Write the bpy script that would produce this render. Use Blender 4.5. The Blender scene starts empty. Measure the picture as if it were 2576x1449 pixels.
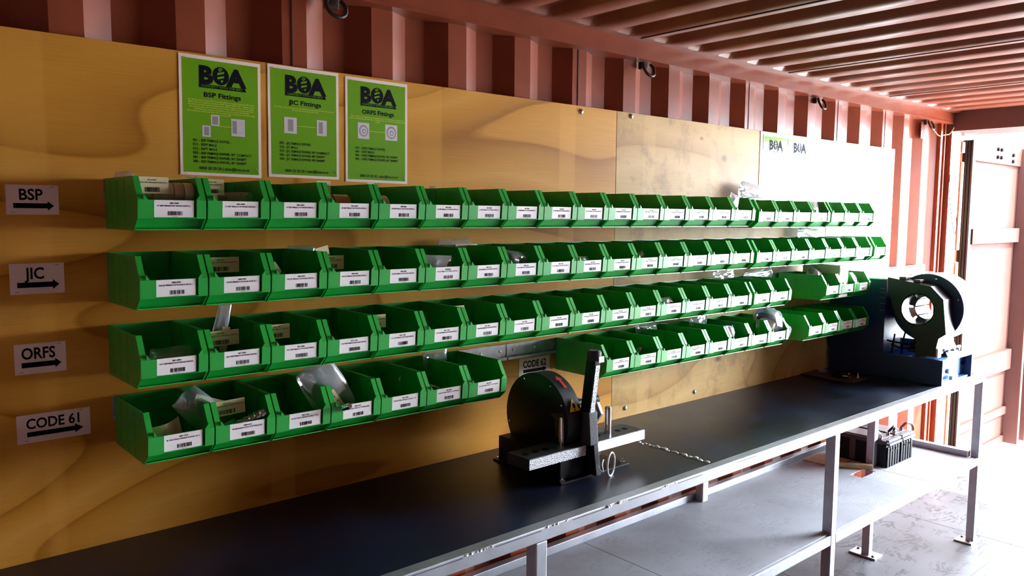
import bpy, bmesh, math, random
from mathutils import Vector, Matrix, noise
from zlib import crc32
def crc(s): return crc32(s.encode()) % 9973
random.seed(7)
SC = bpy.context.scene
COL = SC.collection
PI = math.pi

# ------------------------------------------------------------------ camera
YAW, PITCH, ROLL, FPX = 0.7192, -0.0914, 0.0077, 2000.0
CAM = Vector((0.0, -2.0489, 1.6991))
cy, sy, cp, sp = math.cos(YAW), math.sin(YAW), math.cos(PITCH), math.sin(PITCH)
fw = Vector((sy*cp, cy*cp, sp)); rt = Vector((cy, -sy, 0)); up = rt.cross(fw)
cr, sr = math.cos(ROLL), math.sin(ROLL)
r2 = cr*rt + sr*up; u2 = -sr*rt + cr*up
cd = bpy.data.cameras.new('camera'); cam = bpy.data.objects.new('camera', cd); COL.objects.link(cam)
cam.matrix_world = Matrix(((r2.x, u2.x, -fw.x, CAM.x), (r2.y, u2.y, -fw.y, CAM.y), (r2.z, u2.z, -fw.z, CAM.z), (0, 0, 0, 1)))
cd.sensor_fit = 'HORIZONTAL'; cd.sensor_width = 36.0; cd.lens = 36.0*FPX/2576.0
cd.clip_start = 0.02; cd.clip_end = 200
SC.camera = cam

# ------------------------------------------------------------------ sky, sun, exposure
world = bpy.data.worlds.new('sky'); SC.world = world; world.use_nodes = True
wn = world.node_tree; bgn = wn.nodes['Background']
bgn.inputs['Color'].default_value = (0.80, 0.90, 1.0, 1)
# sky glow added along the door axis to brighten the dim left end
_tc = wn.nodes.new('ShaderNodeTexCoord'); _dp = wn.nodes.new('ShaderNodeVectorMath'); _dp.operation = 'DOT_PRODUCT'
_dp.inputs[1].default_value = Vector((0.94, -0.33, 0.10)).normalized()
_mx = wn.nodes.new('ShaderNodeMath'); _mx.operation = 'MAXIMUM'; _mx.inputs[1].default_value = 0.0
_pw = wn.nodes.new('ShaderNodeMath'); _pw.operation = 'POWER'; _pw.inputs[1].default_value = 7.0
_ma = wn.nodes.new('ShaderNodeMath'); _ma.operation = 'MULTIPLY_ADD'; _ma.inputs[1].default_value = 1.9; _ma.inputs[2].default_value = 0.5
wn.links.new(_tc.outputs['Generated'], _dp.inputs[0]); wn.links.new(_dp.outputs['Value'], _mx.inputs[0]); wn.links.new(_mx.outputs[0], _pw.inputs[0])
wn.links.new(_pw.outputs[0], _ma.inputs[0]); wn.links.new(_ma.outputs[0], bgn.inputs['Strength'])
sl = bpy.data.lights.new('sun', 'SUN'); sl.energy = 0.9; sl.angle = math.radians(0.6); sl.color = (1.0, 0.95, 0.88)
so = bpy.data.objects.new('sun', sl); COL.objects.link(so)
so.rotation_euler = Vector((-0.20, 0.62, -0.75)).to_track_quat('-Z', 'Y').to_euler()
SC.view_settings.view_transform = 'Standard'; SC.view_settings.look = 'None'
SC.view_settings.gamma = 1.0; SC.view_settings.use_curve_mapping = False
SC.view_settings.exposure = 5.6
SC.cycles.max_bounces = 10; SC.cycles.diffuse_bounces = 6; SC.cycles.transparent_max_bounces = 12
SC.cycles.use_denoising = True

# ------------------------------------------------------------------ materials
def nm(name):
    m = bpy.data.materials.new(name); m.use_nodes = True
    return m, m.node_tree.nodes, m.node_tree.links, m.node_tree.nodes['Principled BSDF']
def C(c): return (c[0], c[1], c[2], 1.0)
def mat(name, col, rough=0.5, metal=0.0, spec=0.5, bump=0.0, bscale=60.0, vary=0.0, vscale=6.0, coat=0.0):
    m, N, L, b = nm(name)
    b.inputs['Roughness'].default_value = rough; b.inputs['Metallic'].default_value = metal
    b.inputs['Specular IOR Level'].default_value = spec
    b.inputs['Coat Weight'].default_value = coat; b.inputs['Coat Roughness'].default_value = 0.08
    tc = N.new('ShaderNodeTexCoord')
    if vary > 0:
        n = N.new('ShaderNodeTexNoise'); n.inputs['Scale'].default_value = vscale; n.inputs['Detail'].default_value = 5
        L.new(tc.outputs['Object'], n.inputs['Vector'])
        r = N.new('ShaderNodeValToRGB'); e = r.color_ramp.elements
        e[0].position = 0.3; e[1].position = 0.7
        e[0].color = C([x*(1-vary) for x in col]); e[1].color = C([min(1, x*(1+vary)) for x in col])
        L.new(n.outputs['Fac'], r.inputs['Fac']); L.new(r.outputs['Color'], b.inputs['Base Color'])
    else:
        b.inputs['Base Color'].default_value = C(col)
    if bump > 0:
        n2 = N.new('ShaderNodeTexNoise'); n2.inputs['Scale'].default_value = bscale; n2.inputs['Detail'].default_value = 3
        L.new(tc.outputs['Object'], n2.inputs['Vector'])
        bp = N.new('ShaderNodeBump'); bp.inputs['Strength'].default_value = bump; bp.inputs['Distance'].default_value = 0.002
        L.new(n2.outputs['Fac'], bp.inputs['Height']); L.new(bp.outputs['Normal'], b.inputs['Normal'])
    return m

M = {}
M['green'] = mat('bin_green_plastic', (0.0, 0.335, 0.026), 0.36, spec=1.0)
M['paint'] = mat('oxide_red_paint', (0.28, 0.062, 0.029), 0.29, spec=0.32, vary=0.12, vscale=9, bump=0.08, bscale=25)
M['paint_roof'] = mat('oxide_red_roof_paint', (0.25, 0.068, 0.038), 0.32, spec=0.25, vary=0.14, vscale=5, bump=0.06, bscale=20)
M['header'] = mat('shaded_brown_red_paint', (0.12, 0.05, 0.045), 0.5)  # darker red: the header beam's shade is put into the colour
M['dark_wall'] = mat('bounce_toned_wall', (0.13, 0.085, 0.07), 0.6)  # unseen opposite wall: tone set for the bounce light it returns
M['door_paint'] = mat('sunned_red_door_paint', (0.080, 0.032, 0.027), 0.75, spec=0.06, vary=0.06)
M['card'] = mat('white_card', (0.88, 0.79, 0.79), 0.45)
M['cream'] = mat('cream_card', (0.72, 0.60, 0.36), 0.5)
M['ink'] = mat('black_ink', (0.004, 0.004, 0.007), 0.7, spec=0.08)
M['paper'] = mat('white_paper', (0.88, 0.69, 0.60), 0.6)
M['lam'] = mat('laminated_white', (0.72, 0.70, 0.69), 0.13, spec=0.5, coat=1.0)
M['lamgreen'] = mat('laminated_lime', (0.15, 0.355, 0.005), 0.4, spec=0.2)
M['lamgreen2'] = mat('glossy_lime', (0.22, 0.42, 0.010), 0.10, spec=0.3, coat=1.0)
M['yellow_ink'] = mat('yellow_ink', (0.62, 0.62, 0.04), 0.5)
M['greyprint'] = mat('grey_print', (0.30, 0.25, 0.25), 0.5)
M['lav'] = mat('pale_print', (0.62, 0.55, 0.56), 0.5)
M['mapyellow'] = mat('map_yellow', (0.66, 0.46, 0.08), 0.6, spec=0.1)
M['mappink'] = mat('map_pink', (0.60, 0.22, 0.19), 0.6, spec=0.1)
M['steel'] = mat('mill_steel', (0.44, 0.44, 0.48), 0.50, metal=0.95, vary=0.12, vscale=14, bump=0.05, bscale=40)
M['weld'] = mat('weld_metal', (0.50, 0.49, 0.50), 0.5, metal=0.7, bump=0.9, bscale=180)
M['galv'] = mat('galvanised_steel', (0.52, 0.55, 0.57), 0.34, metal=0.85, vary=0.18, vscale=40)
M['chrome'] = mat('bright_chrome', (0.75, 0.74, 0.74), 0.12, metal=1.0)
M['zinc'] = mat('zinc_plated', (0.85, 0.78, 0.55), 0.28, metal=0.3, bump=0.12, bscale=60)
M['brass'] = mat('brass', (0.66, 0.45, 0.18), 0.25, metal=0.5)
M['black'] = mat('black_paint', (0.005, 0.005, 0.006), 0.45, spec=0.25, bump=0.10, bscale=90)
M['hammer'] = mat('hammered_silver_black', (0.05, 0.05, 0.058), 0.3, metal=0.0, bump=0.5, bscale=220)
M['blackplastic'] = mat('black_plastic', (0.0025, 0.003, 0.005), 0.5, spec=0.2)
M['greyplastic'] = mat('grey_plastic', (0.12, 0.125, 0.17), 0.42)
M['rubber'] = mat('door_rubber', (0.022, 0.018, 0.020), 0.6)
M['navy'] = mat('navy_enamel', (0.009, 0.027, 0.098), 0.42)
M['blue'] = mat('bright_blue_enamel', (0.02, 0.12, 0.36), 0.4)
M['litbar'] = mat('lit_hammered_silver', (0.95, 0.95, 0.98), 0.52, metal=1.0)  # lit copy of the hammered silver: right bar's glare put into colour
M['darkplate'] = mat('dark_blued_steel', (0.007, 0.007, 0.010), 0.42, metal=0.0)
M['silver'] = mat('cast_aluminium', (0.58, 0.58, 0.62), 0.4, metal=0.6)
M['timber'] = mat('pale_timber', (0.52, 0.36, 0.20), 0.6, vary=0.2, vscale=18)
M['warn'] = mat('warning_yellow', (0.75, 0.42, 0.01), 0.4)
M['red'] = mat('red_paint', (0.45, 0.012, 0.012), 0.4)
M['redcable'] = mat('red_cable', (0.50, 0.09, 0.05), 0.4)
M['white_plastic'] = mat('white_plastic', (0.72, 0.72, 0.74), 0.35)
M['bluecap'] = mat('blue_plastic_cap', (0.02, 0.09, 0.42), 0.35)
M['rope'] = mat('straw_rope', (0.55, 0.42, 0.20), 0.7)
M['rust'] = mat('rusty_iron', (0.05, 0.024, 0.016), 0.5, metal=0.3, vary=0.3, vscale=30)
M['brownplate'] = mat('brown_steel_plate', (0.07, 0.045, 0.05), 0.4, metal=0.3)
M['ground'] = mat('pale_concrete_ground', (0.55, 0.54, 0.52), 0.8, vary=0.1, vscale=2)
M['dark_gap'] = mat('dark_seam', (0.02, 0.008, 0.006), 0.7)

def speckle():
    m, N, L, b = nm('hammered_silver_speckle')
    b.inputs['Metallic'].default_value = 0.9; b.inputs['Roughness'].default_value = 0.52
    tc = N.new('ShaderNodeTexCoord'); n = N.new('ShaderNodeTexNoise'); n.inputs['Scale'].default_value = 420; n.inputs['Detail'].default_value = 1
    L.new(tc.outputs['Object'], n.inputs['Vector'])
    r = N.new('ShaderNodeValToRGB'); r.color_ramp.elements[0].position = .42; r.color_ramp.elements[0].color = (.03, .03, .035, 1); r.color_ramp.elements[1].position = .55; r.color_ramp.elements[1].color = (.95, .95, 1, 1)
    L.new(n.outputs['Fac'], r.inputs['Fac']); L.new(r.outputs['Color'], b.inputs['Base Color'])
    return m
M['speckle'] = speckle()
def plastic_film(name, tint, a=0.35, rough=0.12):
    m, N, L, b = nm(name)
    out = N['Material Output']
    tr = N.new('ShaderNodeBsdfTransparent'); tr.inputs['Color'].default_value = (0.93, 0.95, 0.97, 1)
    gl = N.new('ShaderNodeBsdfGlossy'); gl.inputs['Roughness'].default_value = rough; gl.inputs['Color'].default_value = (1, 1, 1, 1)
    df = N.new('ShaderNodeBsdfDiffuse'); df.inputs['Color'].default_value = C(tint)
    m1 = N.new('ShaderNodeMixShader'); m1.inputs['Fac'].default_value = 0.55
    L.new(df.outputs[0], m1.inputs[1]); L.new(gl.outputs[0], m1.inputs[2])
    lw = N.new('ShaderNodeLayerWeight'); lw.inputs['Blend'].default_value = 0.45
    mp = N.new('ShaderNodeMapRange'); mp.inputs['To Min'].default_value = a*0.6; mp.inputs['To Max'].default_value = min(1, a*2.2)
    L.new(lw.outputs['Facing'], mp.inputs['Value'])
    mx = N.new('ShaderNodeMixShader'); L.new(mp.outputs['Result'], mx.inputs['Fac'])
    L.new(tr.outputs[0], mx.inputs[1]); L.new(m1.outputs[0], mx.inputs[2])
    L.new(mx.outputs[0], out.inputs['Surface'])
    return m
M['film'] = plastic_film('clear_plastic_film', (0.55, 0.58, 0.62), 0.30)
M['milky'] = plastic_film('milky_plastic_film', (0.70, 0.72, 0.78), 0.55)

def ply_mat(name, seed, base, dark, pale, knots, grime=0.0):
    m, N, L, b = nm(name)
    b.inputs['Roughness'].default_value = 0.5; b.inputs['Specular IOR Level'].default_value = 0.12
    tc = N.new('ShaderNodeTexCoord')
    mp = N.new('ShaderNodeMapping'); mp.inputs['Location'].default_value = (seed, seed*0.37, seed*0.71)
    mp.inputs['Scale'].default_value = (0.55, 1.0, 2.3)
    L.new(tc.outputs['Object'], mp.inputs['Vector'])
    n = N.new('ShaderNodeTexNoise'); n.inputs['Scale'].default_value = 0.95; n.inputs['Detail'].default_value = 1.2; n.inputs['Roughness'].default_value = 0.4
    L.new(mp.outputs['Vector'], n.inputs['Vector'])
    mul = N.new('ShaderNodeMath'); mul.operation = 'MULTIPLY'; mul.inputs[1].default_value = 9.5
    L.new(n.outputs['Fac'], mul.inputs[0])
    fr = N.new('ShaderNodeMath'); fr.operation = 'FRACT'; L.new(mul.outputs[0], fr.inputs[0])
    rp = N.new('ShaderNodeValToRGB'); e = rp.color_ramp.elements
    e[0].position = 0.0; e[0].color = C(dark); e[1].position = 1.0; e[1].color = C(dark)
    x = e.new(0.10); x.color = C([(a+b_)/2 for a, b_ in zip(base, dark)])
    x = e.new(0.35); x.color = C(base)
    x = e.new(0.60); x.color = C(pale)
    x = e.new(0.965); x.color = C(base)
    L.new(fr.outputs[0], rp.inputs['Fac'])
    # fine fibre and soft veneer bands
    mp2 = N.new('ShaderNodeMapping'); mp2.inputs['Scale'].default_value = (6, 1, 260); L.new(tc.outputs['Object'], mp2.inputs['Vector'])
    n2 = N.new('ShaderNodeTexNoise'); n2.inputs['Scale'].default_value = 1.0; n2.inputs['Detail'].default_value = 4; L.new(mp2.outputs['Vector'], n2.inputs['Vector'])
    mp3 = N.new('ShaderNodeMapping'); mp3.inputs['Scale'].default_value = (9, 1, 0.15); L.new(tc.outputs['Object'], mp3.inputs['Vector'])
    n3 = N.new('ShaderNodeTexNoise'); n3.inputs['Scale'].default_value = 1.0; n3.inputs['Detail'].default_value = 0; L.new(mp3.outputs['Vector'], n3.inputs['Vector'])
    r3 = N.new('ShaderNodeValToRGB'); r3.color_ramp.elements[0].position = 0.62; r3.color_ramp.elements[0].color = (0, 0, 0, 1)
    r3.color_ramp.elements[1].position = 0.66; r3.color_ramp.elements[1].color = (0.35, 0.35, 0.35, 1); L.new(n3.outputs['Fac'], r3.inputs['Fac'])
    mixA = N.new('ShaderNodeMixRGB'); mixA.blend_type = 'MULTIPLY'; mixA.inputs['Fac'].default_value = 0.28
    L.new(rp.outputs['Color'], mixA.inputs[1]); L.new(n2.outputs['Fac'], mixA.inputs[2])
    mixB = N.new('ShaderNodeMixRGB'); L.new(r3.outputs['Color'], mixB.inputs['Fac']); L.new(mixA.outputs[0], mixB.inputs[1]); mixB.inputs[2].default_value = C(pale)
    cur = mixB.outputs[0]
    for (kx, kz, kr) in knots:
        sub = N.new('ShaderNodeVectorMath'); sub.operation = 'SUBTRACT'; sub.inputs[1].default_value = (kx, 0, kz)
        L.new(tc.outputs['Object'], sub.inputs[0])
        sc = N.new('ShaderNodeVectorMath'); sc.operation = 'MULTIPLY'; sc.inputs[1].default_value = (0.62, 0, 1.0); L.new(sub.outputs[0], sc.inputs[0])
        ln = N.new('ShaderNodeVectorMath'); ln.operation = 'LENGTH'; L.new(sc.outputs[0], ln.inputs[0])
        nz = N.new('ShaderNodeTexNoise'); nz.inputs['Scale'].default_value = 22; nz.inputs['Detail'].default_value = 6; L.new(tc.outputs['Object'], nz.inputs['Vector'])
        ad = N.new('ShaderNodeMath'); ad.operation = 'MULTIPLY_ADD'; ad.inputs[1].default_value = kr*1.5; L.new(nz.outputs['Fac'], ad.inputs[0])
        ng = N.new('ShaderNodeMath'); ng.operation = 'SUBTRACT'; L.new(ln.outputs['Value'], ng.inputs[0]); L.new(ad.outputs[0], ng.inputs[1]); ad.inputs[2].default_value = -kr*0.55
        r = N.new('ShaderNodeMapRange'); r.inputs['From Min'].default_value = 0.0; r.inputs['From Max'].default_value = kr
        r.inputs['To Min'].default_value = 0.85; r.inputs['To Max'].default_value = 0.0; L.new(ng.outputs[0], r.inputs['Value'])
        mk = N.new('ShaderNodeMixRGB'); L.new(r.outputs['Result'], mk.inputs['Fac']); L.new(cur, mk.inputs[1]); mk.inputs[2].default_value = (0.12, 0.055, 0.02, 1)
        cur = mk.outputs[0]
    if grime > 0:
        n4 = N.new('ShaderNodeTexNoise'); n4.inputs['Scale'].default_value = 7.5; n4.inputs['Detail'].default_value = 9; n4.inputs['Roughness'].default_value = 0.7
        L.new(tc.outputs['Object'], n4.inputs['Vector'])
        r4 = N.new('ShaderNodeValToRGB'); r4.color_ramp.elements[0].position = 0.36; r4.color_ramp.elements[0].color = (grime, grime, grime, 1)
        r4.color_ramp.elements[1].position = 0.49; r4.color_ramp.elements[1].color = (0, 0, 0, 1); L.new(n4.outputs['Fac'], r4.inputs['Fac'])
        mg = N.new('ShaderNodeMixRGB'); L.new(r4.outputs['Color'], mg.inputs['Fac']); L.new(cur, mg.inputs[1]); mg.inputs[2].default_value = (0.25, 0.14, 0.06, 1)
        cur = mg.outputs[0]
    L.new(cur, b.inputs['Base Color'])
    return m
M['ply1'] = ply_mat('pine_plywood', 3.1, (0.70, 0.305, 0.036), (0.44, 0.165, 0.015), (0.78, 0.37, 0.062), [])
M['ply2'] = ply_mat('knotty_plywood', 9.4, (0.62, 0.365, 0.125), (0.47, 0.25, 0.075), (0.68, 0.42, 0.16), [(3.03, 1.955, .016), (3.03, 1.06, .016), (2.86, 2.03, .008)], 0.55)

def top_mat():
    m, N, L, b = nm('black_steel_sheet')
    b.inputs['Metallic'].default_value = 0.0; b.inputs['Specular IOR Level'].default_value = 0.36
    tc = N.new('ShaderNodeTexCoord')
    n = N.new('ShaderNodeTexNoise'); n.inputs['Scale'].default_value = 5; n.inputs['Detail'].default_value = 7; L.new(tc.outputs['Object'], n.inputs['Vector'])
    r = N.new('ShaderNodeValToRGB'); r.color_ramp.elements[0].position = .35; r.color_ramp.elements[0].color = (0.004, 0.0045, 0.008, 1)
    r.color_ramp.elements[1].position = .72; r.color_ramp.elements[1].color = (0.011, 0.018, 0.046, 1); L.new(n.outputs['Fac'], r.inputs['Fac'])  # bluish tint: reflected sky and machine put into the base colour
    L.new(r.outputs['Color'], b.inputs['Base Color'])
    mr = N.new('ShaderNodeMapRange'); mr.inputs['To Min'].default_value = .24; mr.inputs['To Max'].default_value = .42; L.new(n.outputs['Fac'], mr.inputs['Value'])
    L.new(mr.outputs['Result'], b.inputs['Roughness'])
    return m
M['worktop'] = top_mat()

def worn_mat(name, base, worn, mark, scl, amt, rough):
    m, N, L, b = nm(name)
    b.inputs['Roughness'].default_value = rough; b.inputs['Specular IOR Level'].default_value = 0.15
    tc = N.new('ShaderNodeTexCoord')
    n = N.new('ShaderNodeTexNoise'); n.inputs['Scale'].default_value = 2.2; n.inputs['Detail'].default_value = 7; L.new(tc.outputs['Object'], n.inputs['Vector'])
    r = N.new('ShaderNodeValToRGB'); r.color_ramp.elements[0].position = .35; r.color_ramp.elements[0].color = C(base)
    r.color_ramp.elements[1].position = .65; r.color_ramp.elements[1].color = C(worn); L.new(n.outputs['Fac'], r.inputs['Fac'])
    mp = N.new('ShaderNodeMapping'); mp.inputs['Scale'].default_value = (scl, scl*2.6, 1); L.new(tc.outputs['Object'], mp.inputs['Vector'])
    n2 = N.new('ShaderNodeTexNoise'); n2.inputs['Scale'].default_value = 1.0; n2.inputs['Detail'].default_value = 6; n2.inputs['Roughness'].default_value = .65; n2.inputs['Distortion'].default_value = 1.5
    L.new(mp.outputs['Vector'], n2.inputs['Vector'])
    r2_ = N.new('ShaderNodeValToRGB'); er = r2_.color_ramp.elements; er[0].position = .5-amt; er[0].color = (0, 0, 0, 1); er[1].position = .5+amt; er[1].color = (0, 0, 0, 1)
    q = er.new(.5); q.color = (1, 1, 1, 1); L.new(n2.outputs['Fac'], r2_.inputs['Fac'])
    n3 = N.new('ShaderNodeTexNoise'); n3.inputs['Scale'].default_value = 6.5; n3.inputs['Detail'].default_value = 4; L.new(tc.outputs['Object'], n3.inputs['Vector'])
    r3 = N.new('ShaderNodeValToRGB'); r3.color_ramp.elements[0].position = .45; r3.color_ramp.elements[0].color = (0, 0, 0, 1); r3.color_ramp.elements[1].position = .53; r3.color_ramp.elements[1].color = (1, 1, 1, 1); L.new(n3.outputs['Fac'], r3.inputs['Fac'])
    mm = N.new('ShaderNodeMath'); mm.operation = 'MULTIPLY'; L.new(r2_.outputs['Color'], mm.inputs[0]); L.new(r3.outputs['Color'], mm.inputs[1])
    mx = N.new('ShaderNodeMixRGB'); L.new(mm.outputs[0], mx.inputs['Fac']); L.new(r.outputs['Color'], mx.inputs[1]); mx.inputs[2].default_value = C(mark)
    L.new(mx.outputs[0], b.inputs['Base Color'])
    bp = N.new('ShaderNodeBump'); bp.inputs['Strength'].default_value = .3; bp.inputs['Distance'].default_value = .004; L.new(n2.outputs['Fac'], bp.inputs['Height'])
    L.new(bp.outputs['Normal'], b.inputs['Normal'])
    return m
M['floor'] = worn_mat('worn_container_floor', (0.050, 0.047, 0.052), (0.075, 0.072, 0.081), (0.004, 0.003, 0.004), 4.0, .034, .5)
M['shelf'] = worn_mat('dusty_shelf_sheet', (0.30, 0.305, 0.33), (0.43, 0.44, 0.475), (0.12, 0.12, 0.13), 7.0, .006, .5)

# ------------------------------------------------------------------ mesh helpers
class MB:
    def __init__(s): s.v = []; s.f = []; s.m = []
    def add(s, vs, fs, mi=0):
        o = len(s.v); s.v += [tuple(v) for v in vs]
        s.f += [tuple(i+o for i in f) for f in fs]; s.m += [mi]*len(fs)
    def box(s, a, b, mi=0):
        x0, y0, z0 = [min(a[i], b[i]) for i in range(3)]; x1, y1, z1 = [max(a[i], b[i]) for i in range(3)]
        s.add([(x0,y0,z0),(x1,y0,z0),(x1,y1,z0),(x0,y1,z0),(x0,y0,z1),(x1,y0,z1),(x1,y1,z1),(x0,y1,z1)],
              [(0,3,2,1),(4,5,6,7),(0,1,5,4),(1,2,6,5),(2,3,7,6),(3,0,4,7)], mi)
    def prism(s, poly, ax, a, b, mi=0):
        """poly: 2-D points in the two other axes (order x,y,z without ax)"""
        def P(p, t):
            return (t, p[0], p[1]) if ax == 'x' else (p[0], t, p[1]) if ax == 'y' else (p[0], p[1], t)
        n = len(poly); ar = sum(poly[i][0]*poly[(i+1) % n][1]-poly[(i+1) % n][0]*poly[i][1] for i in range(n))
        if ar < 0: poly = poly[::-1]
        lo, hi = min(a, b), max(a, b)
        vs = [P(p, lo) for p in poly]+[P(p, hi) for p in poly]
        fs = [tuple(range(n))[::-1], tuple(range(n, 2*n))]+[(i, (i+1) % n, n+(i+1) % n, n+i) for i in range(n)]
        if ax == 'y': fs = [f[::-1] for f in fs]
        s.add(vs, fs, mi)
    def lathe(s, prof, axis='z', o=(0,0,0), n=24, mi=0, cap=True):
        """prof: (radius, along)"""
        vs = []
        for r, h in prof:
            for k in range(n):
                a = 2*PI*k/n; c, d = r*math.cos(a), r*math.sin(a)
                p = (c, d, h) if axis == 'z' else (h, c, d) if axis == 'x' else (d, h, c)
                vs.append((p[0]+o[0], p[1]+o[1], p[2]+o[2]))
        fs = []
        for i in range(len(prof)-1):
            for k in range(n):
                k2 = (k+1) % n
                fs.append((i*n+k, i*n+k2, (i+1)*n+k2, (i+1)*n+k))
        if cap:
            fs.append(tuple(range(n))[::-1]); fs.append(tuple(range((len(prof)-1)*n, len(prof)*n)))
        s.add(vs, fs, mi)
    def cyl(s, o, axis, r, h, n=20, mi=0): s.lathe([(r, 0), (r, h)], axis, o, n, mi)
    def tube(s, pts, r, n=8, mi=0, closed=False):
        pts = [Vector(p) for p in pts]; m = len(pts); vs = []
        prev = None
        for i, p in enumerate(pts):
            if closed: t = pts[(i+1) % m]-pts[i-1]
            else: t = pts[min(i+1, m-1)]-pts[max(i-1, 0)]
            t.normalize()
            if prev is None:
                a = Vector((0,0,1)) if abs(t.z) < .9 else Vector((1,0,0))
                u = t.cross(a).normalized()
            else:
                u = (prev-t*prev.dot(t)).normalized()
            prev = u; w = t.cross(u)
            for k in range(n):
                an = 2*PI*k/n; vs.append(p+u*(r*math.cos(an))+w*(r*math.sin(an)))
        fs = []
        for i in range(m if closed else m-1):
            j = (i+1) % m
            for k in range(n):
                fs.append((i*n+k, i*n+(k+1) % n, j*n+(k+1) % n, j*n+k))
        if not closed:
            fs.append(tuple(range(n))[::-1]); fs.append(tuple(range((m-1)*n, m*n)))
        s.add(vs, fs, mi)
    def mesh(s, name, mats, smooth=False, bevel=0.0):
        me = bpy.data.meshes.new(name); me.from_pydata(s.v, [], s.f)
        for q in (mats if isinstance(mats, (list, tuple)) else [mats]): me.materials.append(M[q])
        me.polygons.foreach_set('material_index', s.m)
        if smooth:
            me.polygons.foreach_set('use_smooth', [True]*len(s.f))
            try: me.set_sharp_from_angle(angle=math.radians(38))
            except Exception: pass
        me.update(); return me
def link(name, me, parent=None, loc=(0,0,0), rot=None):
    o = bpy.data.objects.new(name, me); COL.objects.link(o); o.location = loc
    if rot is not None: o.rotation_euler = rot
    if parent is not None: o.parent = parent
    return o
def obj(name, mb, mats, parent=None, loc=(0,0,0), smooth=False, rot=None, bevel=0.0):
    o = link(name, mb.mesh(name, mats, smooth), parent, loc, rot)
    if bevel > 0:
        md = o.modifiers.new('bevel', 'BEVEL'); md.width = bevel; md.segments = 2; md.limit_method = 'ANGLE'; md.angle_limit = math.radians(40)
    return o
def tag(o, label=None, cat=None, group=None, kind=None):
    if label: o['label'] = label
    if cat: o['category'] = cat
    if group: o['group'] = group
    if kind: o['kind'] = kind
    return o
def thing(name, label, cat, loc=(0,0,0), group=None, rot=None):
    o = bpy.data.objects.new(name, None); COL.objects.link(o); o.location = loc; o.empty_display_size = .05
    if rot is not None: o.rotation_euler = rot
    return tag(o, label, cat, group)
def structure(name, mb, mats, label=None, smooth=False, parent=None):
    return tag(obj(name, mb, mats, parent, smooth=smooth), label, None, None, 'structure')

# ------------------------------------------------------------------ lettering
_gl = {}
def _text_mesh(txt, bold):
    cu = bpy.data.curves.new('t', 'FONT'); cu.body = txt; cu.size = 1.0; cu.resolution_u = 3; cu.fill_mode = 'FRONT'
    cu.offset = bold
    o = bpy.data.objects.new('t', cu); COL.objects.link(o)
    dg = bpy.context.evaluated_depsgraph_get(); dg.update()
    me = bpy.data.meshes.new_from_object(o.evaluated_get(dg))
    vs = [(v.co.x, v.co.y) for v in me.vertices]; fs = [tuple(p.vertices) for p in me.polygons]
    bpy.data.objects.remove(o); bpy.data.curves.remove(cu); bpy.data.meshes.remove(me)
    return vs, fs
def glyph(ch, bold):
    k = (ch, bold)
    if k not in _gl:
        if (None, bold) not in _gl:
            a, _ = _text_mesh('HH', bold); _gl[(None, bold)] = max(x for x, y in a)
        ref = _gl[(None, bold)]
        b, _ = _text_mesh('H'+ch+'H', bold)
        h, _ = _text_mesh('H', bold)
        adv = max(x for x, y in b)-ref
        vs, fs = _text_mesh(ch, bold) if ch != ' ' else ([], [])
        _gl[k] = (vs, fs, adv)
    return _gl[k]
def text_width(txt, bold=0.0): return sum(glyph(c, bold)[2] for c in txt)
def put_text(mb, txt, x, z, size, y, mi, bold=0.0, align='l', width=None, squash=1.0):
    """flat lettering facing -y, baseline at (x, z)"""
    tw = text_width(txt, bold)*size*squash
    if width: squash *= width/tw; tw = width
    if align == 'c': x -= tw/2
    elif align == 'r': x -= tw
    for ch in txt:
        vs, fs, adv = glyph(ch, bold)
        mb.add([(x+a*size*squash, y, z+b*size) for a, b in vs], fs, mi)
        x += adv*size*squash
def quad(mb, pts, y, mi):
    mb.add([(p[0], y, p[1]) for p in pts], [tuple(range(len(pts)))], mi)
def rect(mb, x0, z0, x1, z1, y, mi): quad(mb, [(x0, z0), (x1, z0), (x1, z1), (x0, z1)], y, mi)
def barcode(mb, x0, x1, z0, z1, y, mi, seed):
    r = random.Random(seed); x = x0; u = (x1-x0)/46.0
    while x < x1-u*.5:
        w = r.choice((1, 1, 2, 3))*u; rect(mb, x, z0, min(x+w, x1), z1, y, mi); x += w+r.choice((1, 1, 1, 2))*u

# ================================================================== SETTING
XE = 5.50          # start of the door frame
fl = MB(); fl.box((-.15, -2.35, -.03), (5.86, .06, 0))
structure('floor', fl, 'floor', 'worn grey container floor of plywood sheets')
sm = MB()
for (x0, y0, x1, y1) in ((4.63, -2.3, 4.638, -.02), (3.4, -2.3, 3.406, -.02), (2.2, -2.3, 2.206, -.02), (-.1, -.75, 5.8, -.744), (-.1, -1.5, 5.8, -1.494)):
    sm.box((x0, y0, -.002), (x1, y1, .0006))
structure('trim_1', sm, 'dark_gap', 'dark seams between the floor sheets')
gr = MB(); gr.box((5.9, -30, -.25), (60, 30, -.2)); gr.box((-20, -30, -.25), (5.9, -3.2, -.2))
structure('ground', gr, 'ground', 'sunlit pale ground outside the doorway')

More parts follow.
